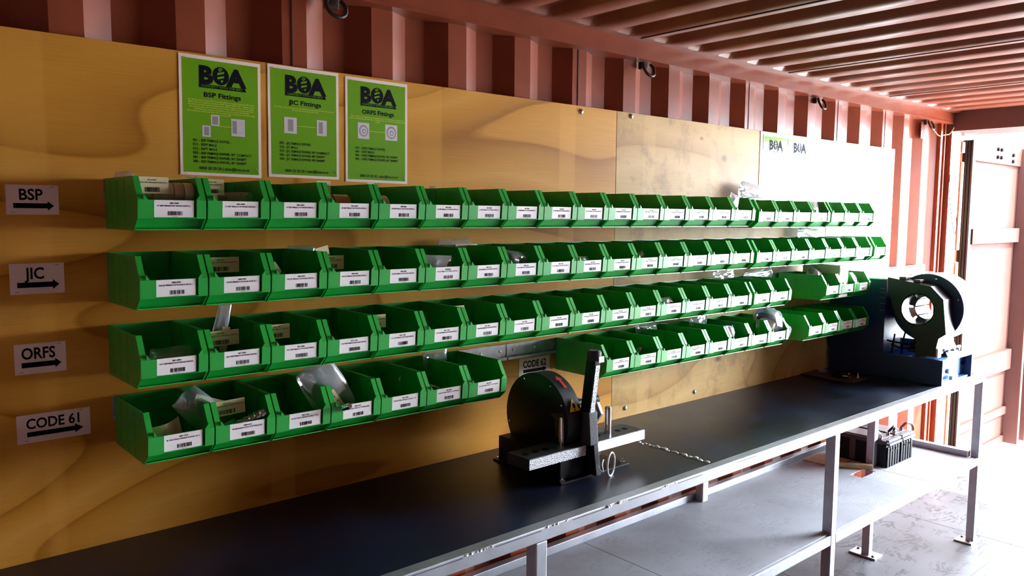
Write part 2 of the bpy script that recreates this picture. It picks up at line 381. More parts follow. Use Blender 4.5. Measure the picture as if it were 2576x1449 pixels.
def corrugated(x0, x1, ph, yn, depth, sgn, z0, z1, t=.003):
    """side wall sheet: near flats at yn, ribs go back by depth*sgn"""
    top = []; k = math.floor((x0-ph)/.278)-1
    while ph+k*.278 < x1+.3:
        b = ph+k*.278
        top += [(b, yn), (b+.068, yn+sgn*depth), (b+.138, yn+sgn*depth), (b+.206, yn)]
        k += 1
    pts = []
    for i in range(len(top)-1):
        (xa, ya), (xb, yb) = top[i], top[i+1]
        if xb < x0 or xa > x1: continue
        if xa < x0: ya = ya+(yb-ya)*(x0-xa)/(xb-xa); xa = x0
        if xb > x1: yb = ya+(yb-ya)*(x1-xa)/(xb-xa); xb = x1
        if not pts: pts.append((xa, ya))
        pts.append((xb, yb))
    mb = MB(); n = len(pts)
    for i in range(n-1):
        a, b = pts[i], pts[i+1]
        q = [(a[0], a[1]), (b[0], b[1]), (b[0], b[1]+sgn*t), (a[0], a[1]+sgn*t)]
        mb.prism(q, 'z', z0, z1)
    return mb
wb = corrugated(-.15, XE, .491, .0125, .036, 1, .0, 2.31)
for k in (2, 6, 10, 13, 15): # vertical weld seams on near flats
    x = .491+.278*k-.045; wb.box((x, .0105, 1.0), (x+.0025, .0125, 2.31), 1)
structure('wall_back', wb, ['paint', 'dark_gap'], 'corrugated oxide red container side wall behind the plywood')
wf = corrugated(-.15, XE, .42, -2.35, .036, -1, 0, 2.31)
structure('wall_front', wf, 'dark_wall', 'corrugated container wall opposite the bins, toned to steer bounce light')
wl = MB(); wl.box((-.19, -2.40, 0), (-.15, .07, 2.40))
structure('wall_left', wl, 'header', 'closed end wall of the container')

# roof: stamped grooves running across the container
def roof():
    mb = MB(); P = .2122; ph = 2.664-.030; ZR = 2.366; D = .030
    xs = []; k = -14
    prof = [(0, 0), (.030, 1), (.100, 1), (.135, 0)]
    prof = [(0, 0), (.012, .25), (.030, .95), (.040, 1), (.092, 1), (.102, .95), (.122, .2), (.134, 0)]
    while ph+k*P < XE+.05:
        for a, g in prof:
            x = ph+k*P+a
            if -.15 <= x <= XE+.04: xs.append((x, g))
        k += 1
    xs = [(-.15, 0)]+xs+[(XE+.05, 0)]
    ys = [(-.03, 0), (-.062, 0), (-.070, .35), (-.085, .85), (-.105, 1), (-1.18, 1), (-2.25, 1), (-2.27, .8), (-2.29, 0), (-2.33, 0)]
    vs = [(x, y, ZR+D*g*e) for x, g in xs for y, e in ys]; m = len(ys); n = len(xs)
    fs = []
    for i in range(n-1):
        for j in range(m-1):
            fs.append((i*m+j, i*m+j+1, (i+1)*m+j+1, (i+1)*m+j))
    mb.add(vs, fs)
    o = len(vs)
    mb.add([(x, y, z+.003) for x, y, z in vs], [f[::-1] for f in fs])
    # welded panel joints
    for x in (1.318, 2.375, 3.431, 4.487):
        mb.box((x, -2.3, ZR-.003), (x+.006, -.06, ZR), 1)
    return mb
structure('ceiling', roof(), ['paint_roof', 'dark_gap'], 'ribbed oxide red container roof', smooth=True)
lid = MB(); lid.box((-.19, -2.42, 2.45), (5.86, .10, 2.47))
structure('trim_9', lid, 'paint_roof', 'outer roof skin')
tr = MB(); tr.prism([(-.03, 2.3024), (-.03, 2.366), (.09, 2.44), (.09, 2.3024)], 'x', -.15, XE)
tr.box((-.15, -.034, 2.298), (XE, .06, 2.306))
structure('trim_2', tr, 'paint', 'red top side rail between wall and roof', bool(0))
tr = MB(); tr.box((-.15, -2.42, 2.3024), (XE, -2.32, 2.45)); structure('trim_3', tr, 'paint', 'red top side rail on the far side')
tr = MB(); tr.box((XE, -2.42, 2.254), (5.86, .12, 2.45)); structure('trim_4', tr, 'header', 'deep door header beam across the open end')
tr = MB(); tr.box((XE, -.022, 0), (5.655, .10, 2.254)); tr.box((5.655, .03, 0), (5.86, .12, 2.254))
structure('trim_5', tr, 'paint', 'red corner post beside the open door')
tr = MB(); tr.box((5.455, .002, 0), (5.470, .06, 2.30)); tr.box((5.40, .005, 0), (5.425, .06, 2.30)); structure('trim_6', tr, 'paint', 'thin vertical flanges of the corner post')
tr = MB(); tr.box((XE, -2.42, 0), (5.86, -2.33, 2.254)); structure('trim_7', tr, 'paint', 'far corner post of the doorway')
tr = MB(); tr.box((-.15, .008, 0), (XE, .06, .12)); structure('trim_8', tr, 'paint', 'bottom side rail at the floor')

# open door leaf standing outwards
YD = -.012
dl = MB(); dl.box((5.905, YD+.008, -.03), (7.08, YD+.05, 2.225))
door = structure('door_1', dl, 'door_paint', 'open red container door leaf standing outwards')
def dpart(name, a, b, m='door_paint'):
    mb = MB(); mb.box(a, b); return obj(name, mb, m, door, bevel=.004)
dpart('top_rail', (5.905, YD-.010, 2.09), (7.08, YD+.008, 2.225))
dpart('cross_rail', (5.905, YD-.030, 1.525), (6.85, YD+.008, 1.63))
dpart('cross_rail', (5.905, YD-.030, .555), (6.85, YD+.008, .71))
dpart('bottom_rail', (5.905, YD-.016, .20), (6.95, YD+.008, .26))
dpart('sill_rail', (5.905, YD-.010, -.03), (7.08, YD+.008, .03))
dpart('end_rib', (6.86, YD-.10, -.03), (6.905, YD+.008, 2.225))
dpart('end_rib', (7.03, YD-.10, -.03), (7.08, YD+.008, 2.225))
for (x, z) in ((6.34, 2.19), (6.41, 2.19), (6.34, 2.135), (6.41, 2.135), (6.66, 2.165), (6.66, 2.12), (6.70, .63), (6.74, .63), (6.92, .62), (6.96, .62),
               (6.95, .47), (6.95, .40), (6.95, .33), (6.94, .285), (6.97, .16), (7.0, .20), (6.97, .11)):
    mb = MB(); mb.lathe([(.013, 0), (.013, -.012), (.006, -.016)], 'y', (x, YD+.008 if z < 2 else YD-.010, z), 10); obj('lock_bolt', mb, 'ink', door, smooth=True)
gk = MB(); gk.box((5.862, -.030, .05), (5.905, .045, 2.225))
for y in (-.026, -.008, .012, .032): gk.tube([(5.858, y, .05), (5.858, y, 2.225)], .008, 8)
obj('rubber_gasket', gk, 'rubber', door, smooth=True)
for (z0, z1) in ((2.13, 2.20), (1.49, 2.07), (1.10, 1.41), (.1, .9)):
    tm = MB(); tm.box((5.69, -.022, z0), (5.735, .03, z1))
    tag(obj('timber_packer', tm, 'timber', bevel=.003),
        {2.13: 'short pale timber packer topmost in the door rebate', 1.49: 'long pale timber packer in the door rebate beside the rubber seal', 1.10: 'pale timber packer in the door rebate just above the swaging machine', .1: 'pale timber packer low in the door rebate behind the bench end'}[z0], 'timber packer')

# ------------------------------------------------------------------ plywood lining
def panel(x0, x1, m, label, bolts):
    mb = MB(); mb.box((x0, 0, .86), (x1, .012, 2.0965))
    o = tag(obj('plywood_panel', mb, m, bevel=.0012), label, 'plywood panel')
    for (x, z) in bolts:
        b = MB(); b.lathe([(.0095, 0), (.0095, -.0015), (.007, -.005), (.003, -.0065)], 'y', (x, 0, z), 14); obj('panel_bolt', b, 'galv', o, smooth=True)
panel(-.083, 2.3165, 'ply1', 'large pale pine plywood sheet on the wall behind the nearer bins', [(2.122, 2.076)])
panel(2.3180, 4.725, 'ply2', 'knotty stained plywood sheet on the wall behind the farther bins', [(2.400, 2.083), (2.399, .935), (2.86, .935)])

# ------------------------------------------------------------------ arrow signs
def sign(txt, x0, z0, w, h, tilt, label):
    mb = MB(); mb.box((x0, -.0012, z0), (x0+w, 0, z0+h), 0)
    y = -.0016
    ts = h*.52 if len(txt) < 5 else h*.50
    put_text(mb, txt, x0+w*(.46 if len(txt) < 5 else .5), z0+h*.50, ts, y, 1, 0.022, 'c', width=w*{'BSP': .46, 'JIC': .34, 'ORFS': .66}.get(txt, .76))
    zc = z0+h*.30; a = h*.085
    quad(mb, [(x0+w*.13, zc-a), (x0+w*.78, zc-a), (x0+w*.78, zc+a), (x0+w*.13, zc+a)], y, 1)
    quad(mb, [(x0+w*.78, zc-a*1.9), (x0+w*.90, zc), (x0+w*.78, zc+a*1.9)], y, 1)
    for (sx, sz) in ((.87, .93), (.12, .07)): rect(mb, x0+w*sx-.004, z0+h*sz, x0+w*sx+.004, z0+h*sz+.0008, y, 1)
    return tag(obj('arrow_sign', mb, ['paper', 'ink']), label, 'sign')
sign('BSP', .318, 1.692, .103, .066, 0, 'white paper sign reading BSP above a black arrow, topmost of the four at left')
sign('JIC', .3175, 1.514, .108, .069, 0, 'white paper sign reading JIC above a black arrow')
sign('ORFS', .319, 1.333, .103, .069, 0, 'white paper sign reading ORFS above a black arrow')
sign('CODE 61', .317, 1.175, .150, .065, 0, 'wide white paper sign reading CODE 61, lowest of the four at left')
sign('CODE 62', 1.829, 1.131, .148, .066, 0, 'white paper sign reading CODE 62 behind the cut-off saw')

# ------------------------------------------------------------------ posters
def logo(mb, X, Z, y, wf, bgmi):
    """X,Z map fractions (0..1 left-right, 0..1 top-down) to metres"""
    def T(t, fx, fz, size, bold, al, width): put_text(mb, t, X(fx), Z(fz), size, y, 1, bold, al, width)
    T('B', .23, .222, .0585, .055, 'l', X(.40)-X(.235))
    T('A', .585, .222, .0585, .055, 'l', X(.80)-X(.592))
    # letter O as a black disc holding a striped snake
    cx, cz = X(.498), Z(.150); R = (X(.598)-X(.398))/2
    quad(mb, [(cx+R*math.cos(2*PI*k/36), cz+R*1.08*math.sin(2*PI*k/36)) for k in range(36)], y-.0001, 1)
    g = bgmi; yy = y-.0003
    u = R
    quad(mb, [(cx-.44*u, cz+.08*u), (cx+.38*u, cz+.32*u), (cx+.42*u, cz+.58*u), (cx-.40*u, cz+.34*u)], yy, g)
    quad(mb, [(cx-.42*u, cz-.42*u), (cx+.40*u, cz-.18*u), (cx+.40*u, cz+.06*u), (cx-.42*u, cz-.16*u)], yy, g)
    quad(mb, [(cx-.16*u, cz+.52*u), (cx+.06*u, cz+.62*u), (cx+.22*u, cz+.86*u), (cx+.02*u, cz+.98*u), (cx-.22*u, cz+.90*u), (cx-.30*u, cz+.72*u)], yy, g)
    quad(mb, [(cx-.14*u, cz+.64*u), (cx+.02*u, cz+.70*u), (cx+.06*u, cz+.84*u), (cx-.12*u, cz+.86*u)], yy-.0002, 1)
    quad(mb, [(cx-.06*u, cz-.52*u), (cx+.30*u, cz-.46*u), (cx+.10*u, cz-.84*u), (cx+.06*u, cz-.66*u)], yy, g)
    quad(mb, [(X(.233), Z(.262)), (X(.815), Z(.262)), (X(.795), Z(.233)), (X(.233), Z(.233))], y, 1)
    put_text(mb, 'CONNECT WITH THE BEST', X(.515), Z(.2535), .0062, yy, g, 0, 'c', X(.77)-X(.26))
def poster(x0, ztop, tilt, title, tw, para, pics, rows_, rz0, foot, label, group=None):
    w, h = .210, .2975
    mb = MB(); mb.box((0, -.0015, -h), (w, -.0002, 0), 0)
    y = -.0018
    X = lambda f: f*w
    Z = lambda f: -f*h
    rect(mb, X(.036), Z(.975), X(.964), Z(.030), y+.0001, 2)
    y -= .0002
    logo(mb, X, Z, y, 1, 2)
    put_text(mb, title, X(.515), Z(.337), .0165, y, 1, .028, 'c', X(tw))
    for i, (t, f0, f1) in enumerate(para):
        put_text(mb, t, X((f0+f1)/2), Z(.375+i*.0185), .0052, y, 3, .012, 'c', X(f1-f0))
    for (a, b, c, d, gx0, gx1, rnd) in pics:
        rect(mb, X(a), Z(d), X(b), Z(c), y, 4)
        if rnd:
            cx, cz = X((a+b)/2), Z((c+d)/2)
            for rr, mi in ((.40, 5), (.30, 4), (.17, 5), (.10, 4)):
                r = (X(b)-X(a))*rr
                quad(mb, [(cx+r*math.cos(k*PI/10)+(.4-rr)*.004, cz+r*math.sin(k*PI/10)*1.1-(.4-rr)*.006) for k in range(20)], y-.0001-(.4-rr)*.0005, mi)
        else:
            rect(mb, X(a+(b-a)*gx0), Z(d-(d-c)*.14), X(a+(b-a)*gx1), Z(c+(d-c)*.12), y-.0001, 5)
            if gx1 < .6:
                for q in (.18, .74):
                    for s_ in (0, .06):
                        rect(mb, X(a+(b-a)*.55), Z(c+(d-c)*(q+s_)+.0012), X(a+(b-a)*.92), Z(c+(d-c)*(q+s_)), y-.0001, 5)
    a, b, zl = (pics[0][1], pics[-1][0], (pics[0][2]+pics[0][3])/2 if len(pics) == 2 else pics[0][3])
    rect(mb, X(a), Z(zl+.002), X(b), Z(zl-.002), y, 3)
    for i, t in enumerate(rows_):
        put_text(mb, t, X(.15), Z(rz0+i*.0355), .0088, y, 1, .022, 'l', text_width(t, .008)*.0088*.96)
    put_text(mb, foot, X(.53), Z(.948), .0098, y, 1, .022, 'c', X(.62))
    o = tag(obj('poster', mb, ['paper', 'ink', 'lamgreen', 'yellow_ink', 'lav', 'greyprint'], None, (x0, 0, ztop), rot=(0, tilt, 0)), label, 'poster', group)
    for (sx, sz, an) in ((.012, -.010, .5), (w-.025, -.012, .1), (.012, -h+.008, -.8), (w-.012, -h+.020, -.8)):
        s = MB(); s.tube([(sx-.006*math.cos(an), -.0026, sz-.006*math.sin(an)), (sx+.006*math.cos(an), -.0026, sz+.006*math.sin(an))], .0006, 5); obj('staple', s, 'galv', o)
    return o
F = '0800 20 20 20 | sales@boa.co.nz'
poster(.696, 2.0915, .010, 'BSP Fittings', .46, [
    ('BSP (British Standard Pipe). BSP connections feature two types of thread, BSP Parallel', .10, .91),
    ('(BSPP) which are straight (or parallel) and BSP Tapered (BSPT). BSPT couplings rely on', .10, .915),
    ('the thread and thread sealant is recommended. BSPP couplings utilise a 30 cone which', .10, .91),
    ('mates with the globe seal in the female swivel. Where a BSPP male is being sealed with a', .11, .91),
    ('fixed female port, sealing is accomplished using a bonded seal (Dowty Seal).', .17, .85),
    ('BSP threads have a 55 thread angle with a rounded crest, as opposed to a 60 thread angle', .09, .92),
    ('and sharp crest on NPT', .41, .62)],
    [(.37, .475, .483, .575, .15, .82, 0), (.265, .365, .578, .672, .2, .8, 0), (.620, .79, .500, .648, .08, .40, 0)],
    ['001 - BSP FEMALE SWIVEL', '012 - BSPP MALE', '015 - BSPT MALE', '029 - BSP FEMALE SWIVEL 90\u00b0 COMPACT', '081 - BSP FEMALE SWIVEL 90\u00b0 SWEPT', '080 - BSP FEMALE SWIVEL 45\u00b0 SWEPT'], .715, F,
    'lime green BSP Fittings poster stapled above the bins, leftmost of three')
poster(.9255, 2.0945, .006, 'JIC Fittings', .45, [
    ('JIC 37 Flare - JIC connections use the male flare contacting the female cone seat with', .08, .93), ('the connection being held by the thread', .33, .70)],
    [(.215, .39, .455, .60, .30, .72, 0), (.675, .82, .455, .60, .18, .60, 0)],
    ['005 - JIC FEMALE SWIVEL', '018 - JIC MALE', '029 - JIC FEMALE SWIVEL 90\u00b0 COMPACT', '085 - JIC FEMALE SWIVEL 90\u00b0 SWEPT', '084 - JIC FEMALE SWIVEL 45\u00b0 SWEPT'], .700, F,
    'lime green JIC Fittings poster stapled between the BSP and ORFS posters')
poster(1.157, 2.0895, .006, 'ORFS Fittings', .52, [
    ('ORFS - ORFS or "O" Ring Face Seal connections use an "O" ring trapped in the face of the', .08, .94), ('male and compressed against the face of the female with the connection being held by the', .06, .96), ('thread', .47, .54)],
    [(.190, .37, .425, .58, 0, 0, 1), (.63, .83, .420, .575, 0, 0, 1)],
    ['039 - ORFS FEMALE SWIVEL', '040 - ORFS MALE', '083 - ORFS FEMALE SWIVEL 90\u00b0 SWEPT', '082 - ORFS FEMALE SWIVEL 45\u00b0 SWEPT'], .680, F,
    'lime green ORFS Fittings poster stapled above the bins, rightmost of three')
def glare_poster(x0, label):
    w, h = .210, .297; mb = MB(); mb.box((x0, -.004, 2.083-h), (x0+w, -.0026, 2.083), 0)
    y = -.0043; X = lambda f: x0+f*w
    Z = lambda f: 2.083-f*h
    rect(mb, X(.03), Z(.975), X(.97), Z(.03), y, 2); logo(mb, X, Z, y-.0002, 1, 2)
    put_text(mb, 'Fittings', X(.515), Z(.337), .0165, y-.0002, 1, .018, 'c', X(.40)-X(0))
    return tag(obj('laminated_poster', mb, ['lam', 'ink', 'lamgreen2']), label, 'poster')
bk = MB(); bk.box((3.312, -.0022, 1.70), (4.728, -.0004, 2.094))
tag(obj('whiteboard', bk, 'lam'), 'glossy white board washed out by glare at the door end of the wall', 'whiteboard')
glare_poster(3.335, 'glare-washed green poster at the top left corner of the white board')
glare_poster(3.553, 'glare-washed green poster second along on the white board')
mp = MB(); mp.box((3.99, -.0042, 1.72), (4.62, -.0028, 2.088), 0)
def blob(pts, mi, dy): quad(mp, [(4.0+a, 1.72+b) for a, b in pts], -.0045-dy, mi)
blob([(.16, .36), (.34, .36), (.33, .28), (.40, .25), (.38, .20), (.30, .18), (.24, .16), (.22, .24), (.18, .30)], 1, 0)
blob([(.32, .25), (.42, .25), (.40, .19), (.31, .16)], 2, .0003)
blob([(.24, .14), (.30, .15), (.34, .07), (.33, .03), (.21, .02), (.23, .07)], 2, .0003)
tag(obj('map_poster', mp, ['lam', 'mapyellow', 'mappink']), 'pale laminated map poster with pink and yellow shapes on the white board', 'poster')
bk = MB(); bk.box((3.96, -.0022, 1.36), (4.728, -.0004, 1.695))  # white sheet added to stand for bright glare on the plywood
tag(obj('glare_sheet', bk, 'lam'), 'added glossy white sheet for the glare on the plywood behind the last bins', 'panel')

# ================================================================== RAILS AND BINS
def rail(x0, x1, zt, label, screws=()):
    mb = MB()
    mb.box((x0, -.0025, zt-.055), (x1, -.0008, zt-.003)); mb.box((x0, -.011, zt-.003), (x1, -.0008, zt-.0015))
    mb.box((x0, -.0105, zt-.0565), (x1, -.0008, zt-.055)); mb.box((x0, -.0115, zt-.0565), (x1, -.0100, zt-.047))
    o = tag(obj('hanging_rail', mb, 'galv'), label, 'rail')
    for x in screws:
        s = MB(); s.lathe([(.005, 0), (.005, -.002), (.002, -.0035)], 'y', (x, -.0025, zt-.026), 10); obj('screw', s, 'zinc', o, smooth=True)
rail(.5155, 2.890, 1.777, 'galvanised hanging rail behind the nearer part of the top row of bins')
rail(2.905, 3.965, 1.772, 'galvanised hanging rail behind the far part of the top row of bins')
rail(.5155, 2.890, 1.6045, 'galvanised hanging rail behind the nearer part of the second row of bins')
rail(2.900, 4.115, 1.6035, 'galvanised hanging rail behind the far part of the second row of bins')
rail(.5155, 2.888, 1.432, 'galvanised hanging rail behind the nearer part of the third row of bins')
rail(2.893, 3.950, 1.433, 'galvanised hanging rail behind the far part of the third row of bins')
rail(.5155, 1.765, 1.260, 'galvanised hanging rail of the lowest row, running bare towards the CODE 62 sign', (1.60, 1.655, 1.74))
rail(1.770, 3.185, 1.260, 'galvanised hanging rail behind the lowest row right of the CODE 62 sign', (1.80, 1.90))
rail(3.345, 3.955, 1.256, 'short galvanised hanging rail behind the four bins beside the blue machine')

BW, BH = .1445, .117
def bin_mesh():
    mb = MB(); t = .0028
    side = [(0, 0), (0, BH), (-.217, BH), (-.2475, .066), (-.2440, .0255), (-.214, 0)]
    for a, b in ((0, t), (BW-t, BW)): mb.prism(side, 'x', a, b)
    mb.box((t, -t, 0), (BW-t, 0, BH)); mb.box((.006, -.004, BH-.004), (BW-.006, .008, BH-.001)) # back wall and hook lip
    mb.box((t, -.214, 0), (BW-t, -t, t))                                        # base
    # front posts (flanges along the sloping front edges)
    post = [(-.217, BH), (-.2475, .066), (-.2445, .066), (-.214, BH)]
    mb.prism(post, 'x', t, .0125); mb.prism(post, 'x', BW-.0125, BW-t)
    # fillet corners of the opening
    for sx in (0, 1):
        f = lambda x: x if sx == 0 else BW-x
        vs = [(f(.0125), .078), (f(.0215), .0662), (f(.0125), .0662)]
        mb.prism([(a, c) for a, c in vs], 'y', -.2470, -.2420)
    # label lip: recessed middle, raised ends
    lipb = [(-.2440, .066), (-.2412, .0255), (-.2385, .0255), (-.2415, .066)]
    mb.prism(lipb, 'x', t, .1185); mb.prism([(a+.007, c) for a, c in lipb], 'x', .1185, .1235); mb.box((.1165, -.2395, .0255), (.1185, -.2315, .064))
    ends = [(-.2475, .066), (-.2442, .0255), (-.2405, .0255), (-.2435, .066)]
    mb.prism(ends, 'x', t, .0330); mb.prism(ends, 'x', .1235, BW-t)
    mb.prism([(-.2465, .0285), (-.2442, .0255), (-.2400, .0255), (-.2400, .0285)], 'x', .033, .1235)
    mb.prism([(-.2442, .0255), (-.2442, .0275), (-.2230, .0275), (-.2230, .0255)], 'x', t, BW-t)   # underside of the lip
    low = [(-.2255, .0265), (-.2085, t), (-.2055, t), (-.2225, .0265)]
    mb.prism(low, 'x', t, BW-t)
    mb.box((t, -.2155, 0), (BW-t, -.205, t))
    # moulded ribs on the outside of the side walls
    for y in (-.045, -.095, -.150):
        mb.box((-.0009, y-.002, .006), (0, y+.002, BH-.006)); mb.box((BW, y-.002, .006), (BW+.0009, y+.002, BH-.006))
        mb.box((t, y-.001, .006), (t+.0006, y+.001, BH-.006)); mb.box((BW-t-.0006, y-.001, .006), (BW-t, y+.001, BH-.006))
    return mb.mesh('bin_body', 'green')
BIN_ME = bin_mesh()
LAB_ANG = math.atan2(.0028, .0405)
def label_mesh(code, desc, seed, far):
    """card in local coords: origin lower-left-back corner, facing -y"""
    w, h = .0842, .0372; mb = MB(); mb.box((0, -.0008, 0), (w, 0, h), 0)
    y = -.0010
    put_text(mb, code, w*.50, h*.79, .0044, y, 1, .055, 'c')
    put_text(mb, desc, w*.49, h*.635, .0044, y, 1, .04, 'c', w*.86)
    barcode(mb, w*.33, w*.71, h*.12, h*.36, y, 1, seed)
    put_text(mb, code, w*.52, h*.03, .0022, y, 1, 0, 'c')
    return mb.mesh('label_card', ['card', 'ink'])
BIN = {}
ORD = ['', 'first', 'second', 'third', 'fourth', 'fifth', 'sixth', 'seventh', 'eighth', 'ninth', 'tenth', 'eleventh', 'twelfth', 'thirteenth', 'fourteenth', 'fifteenth', 'sixteenth', 'seventeenth', 'eighteenth']
def make_bin(row, i, x0, ztop, label, code, desc, group, near=True):
    z0 = ztop-BH
    t = thing('storage_bin', label, 'bin', (x0, -.0115, z0), group)
    link('bin_body', BIN_ME, t)
    link('label_card', label_mesh(code, desc, crc(row+str(i)), not near), t, (.0342, -.24155, .0285), (LAB_ANG, 0, 0))
    BIN[(row, i)] = (x0, -.0115, z0)
SZ = ['1/8"', '1/4"', '3/8"', '1/2"', '5/8"', '3/4"', '1"', '1 1/4"', '1 1/2"', '2"']
TX = {1: 'empty and dark inside', 2: 'empty'}
CONT = {('bsp', 1): 'with a bag of silver ferrules', ('bsp', 2): 'with a cream card and clear bag', ('bsp', 4): 'with two brassy ferrules', ('bsp', 5): 'with silver ferrules behind its card', ('bsp', 6): 'with a pair of ferrules at its left', ('bsp', 16): 'with clear bag at its left corner', ('bsp', 20): 'stuffed with white crumpled bags',
        ('jic', 2): 'with a cream barcode card inside', ('jic', 3): 'with a paper tip poking up', ('jic', 4): 'with cream cards at its left', ('jic', 6): 'with a bright silvery bag', ('jic', 8): 'with a full clear bag', ('jic', 10): 'with a bluish bag at its left', ('jic', 12): 'with a small shiny bag tip',
        ('orfs', 1): 'with a shiny bag low inside', ('orfs', 2): 'with an upright bluish bag and card', ('orfs', 3): 'with a cream card reading ORFS 90', ('orfs', 5): 'with a cream card and tag', ('orfs', 13): 'with a clear bag on top', ('orfs', 16): 'with a small shiny fitting', ('orfs', 7): 'with a cream card at its left',
        ('c61', 1): 'with a curved cream card', ('c61', 2): 'with a bagged flange and cream card', ('c61', 4): 'with a large clear bag spilling over its back', ('c61', 6): 'with a copper ring', ('c61', 7): 'just before CODE 62 sign',
        ('c62', 1): 'first right of the CODE 62 sign', ('c62', 2): 'with a small silver fitting', ('c62', 6): 'with a rounded clear bag', ('c62', 8): 'with a bag of blue capped fitting'}
NAME = {'bsp': 'top row', 'jic': 'JIC row', 'orfs': 'ORFS row', 'c61': 'CODE 61 row', 'c62': 'CODE 62 group'}
GRP = {'bsp': 'green bins of the BSP row', 'jic': 'green bins of the JIC row', 'orfs': 'green bins of the ORFS row', 'c61': 'green bins of the CODE 61 row', 'c62': 'green bins of the CODE 62 group', 'end3': 'green bins by the blue machine, upper', 'end4': 'green bins by the blue machine, lower'}
def bin_label(row, i, n_from_right=None):
    c = CONT.get((row, i))
    pos = f'{ORD[i]}' if n_from_right is None else ('rightmost' if n_from_right == 1 else f'{ORD[n_from_right]} from right end')
    s = f'green bin {pos} in {NAME[row]}'
    if c: s += ' '+c
    return s
def desc_for(row, i):
    a, b = SZ[min(9, 1+i//3)], SZ[min(9, 1+(i*2)//5)]
    if row == 'bsp': return f'50{1+i//8:02d}-{4+2*(i//3):02d}{4+2*(i//4):02d}', f'{a} BSPP FEMALE X {b} SWAGE HOSETAIL ('
    if row == 'jic': return f'50{3+i//8:02d}-{7+2*(i//3):02d}{4+2*(i//4):02d}', f'{["7/16","9/16","3/4","7/8","1 1/16","1 5/16","1 5/8","1 7/8"][i//3]}" JIC FEMALE X {b} SWAGE HOSETAIL ('
    if row == 'orfs': return f'50{11+i//8:02d}-{9+2*(i//3):02d}{4+2*(i//4):02d}', f'{["9/16","11/16","13/16","1","1 3/16","1 7/16","2"][i//3]}" ORFS FEMALE X {b} SWAGE HOSETAIL'
    if row == 'c61': return ['6021-1212', '6028-1212', '6021-1616', '6025-1616', '6021-2020', '6025-2020', '6028-2424'][i], ['38.1 SAE CODE 61 STRAIGHT FLANGE X 3/4" S', '38.1 SAE FLANGE CODE 61 X 3/4" SWAGE HOS', '44.4 SAE CODE 61 STRAIGHT FLANGE X 1" SWA', '44.4 SAE FLANGE CODE 61 X 1" SWAGE HOSET', '50.8 SAE CODE 61 STRAIGHT FLANGE X 1 1/4"', '50.8 SAE FLANGE CODE 61 X 1 1/4" SWAGE H', '60.3 SAE FLANGE CODE 61 X 1 1/2" SWAGE H'][i]
    return f'60{31+i}-{12+4*(i//3)}{12+4*(i//3)}', f'{["41.3","47.6","54.0","63.5"][min(3,i//2)]} SAE FLANGE CODE 62 X {b} SWAGE'
def run(row, start, xs, zt, total):
    for k, x in enumerate(xs):
        i = start+k
        nr = total-i+1 if i > 12 and row in ('bsp', 'jic', 'orfs') else None
        c, d = desc_for(row, i-1)
        make_bin(row, i, x, zt, bin_label(row, i, nr), c, d, GRP[row])
P = .148
run('bsp', 1, [.5155+P*k for k in range(16)], 1.777, 23)
run('bsp', 17, [2.908+.1495*k for k in range(4)], 1.7715, 23)
run('bsp', 21, [3.516+P*k for k in range(3)], 1.772, 23)
run('jic', 1, [.5145+P*k for k in range(16)], 1.6045, 24)
run('jic', 17, [2.903+.1486*k for k in range(7)], 1.6035, 24)
run('jic', 24, [3.967], 1.6035, 24)
run('orfs', 1, [.5105+P*k for k in range(16)], 1.432, 18)
run('orfs', 17, [2.895+P*k for k in range(2)], 1.432, 18)
run('c61', 1, [.520+.1476*k for k in range(7)], 1.260, 7)
run('c62', 1, [1.9985+P*k for k in range(8)], 1.260, 8)
for k in range(3):
    c, d = desc_for('x', k); make_bin('end3', k+1, 3.497+P*k, 1.433, ['green bin with long plain left side, first of upper three beside blue machine', 'green bin holding a tall white carton, middle of three by the blue machine', 'green bin touching the blue machine top strip, with clear bag inside'][k], c, d, GRP['end3'])
for k in range(4):
    c, d = desc_for('x', k+3); make_bin('end4', k+1, 3.353+P*k, 1.256, ['green bin with plain left side behind the blue capped fitting, first of the low four', 'shaded green bin, second of the low four left of the blue machine', 'shaded green bin, third of the low four left of the blue machine', 'darkest shaded green bin against the blue machine, last of the low four'][k], c, d, GRP['end4'])

# ================================================================== THINGS IN AND ON THE BINS
def bag_mesh(w, h, d, seed, film='film', crumple=1.0, nu=16, nv=14, lean=0.0):
    mb = MB(); rs = seed*7.31
    def pt(u, v, side):
        a, b = u*2-1, v*2-1
        e = max(0, (1-a*a))**.5*max(0, (1-b*b))**.5
        nz = noise.noise(Vector((u*3.1+rs, v*3.1, side*2.0)))*.9+noise.noise(Vector((u*8+rs, v*8, side*5.0)))*.5
        x = w*(u-.5)*(1-.12*b*b)+.06*w*noise.noise(Vector((v*2.2, rs, 1.0)))*crumple
        z = h*v+.07*h*noise.noise(Vector((u*2.2, rs, 4.0)))*crumple
        y = side*d*.5*e*(1+.6*nz*crumple)+.10*d*nz*crumple+lean*v*v
        return (x, y, z)
    for side in (-1, 1):
        vs = [pt(i/nu, j/nv, side) for j in range(nv+1) for i in range(nu+1)]
        fs = []
        for j in range(nv):
            for i in range(nu):
                a = j*(nu+1)+i; f = (a, a+1, a+nu+2, a+nu+1)
                fs.append(f if side < 0 else f[::-1])
        mb.add(vs, fs)
    return mb.mesh('plastic_bag', film, smooth=True)
def at_bin(key, dx, dy, dz):
    x, y, z = BIN[key]; return (x+dx, y+dy, z+dz)
def bag(key, dx, dy, dz, w, h, d, seed, label, rot=(0,0,0), film='film', crumple=1.0, lean=0.0):
    loc = at_bin(key, dx, dy, dz) if key else (dx, dy, dz)
    return tag(link('plastic_bag', bag_mesh(w, h, d, seed, film, crumple, lean=lean), None, loc, rot), label, 'plastic bag')
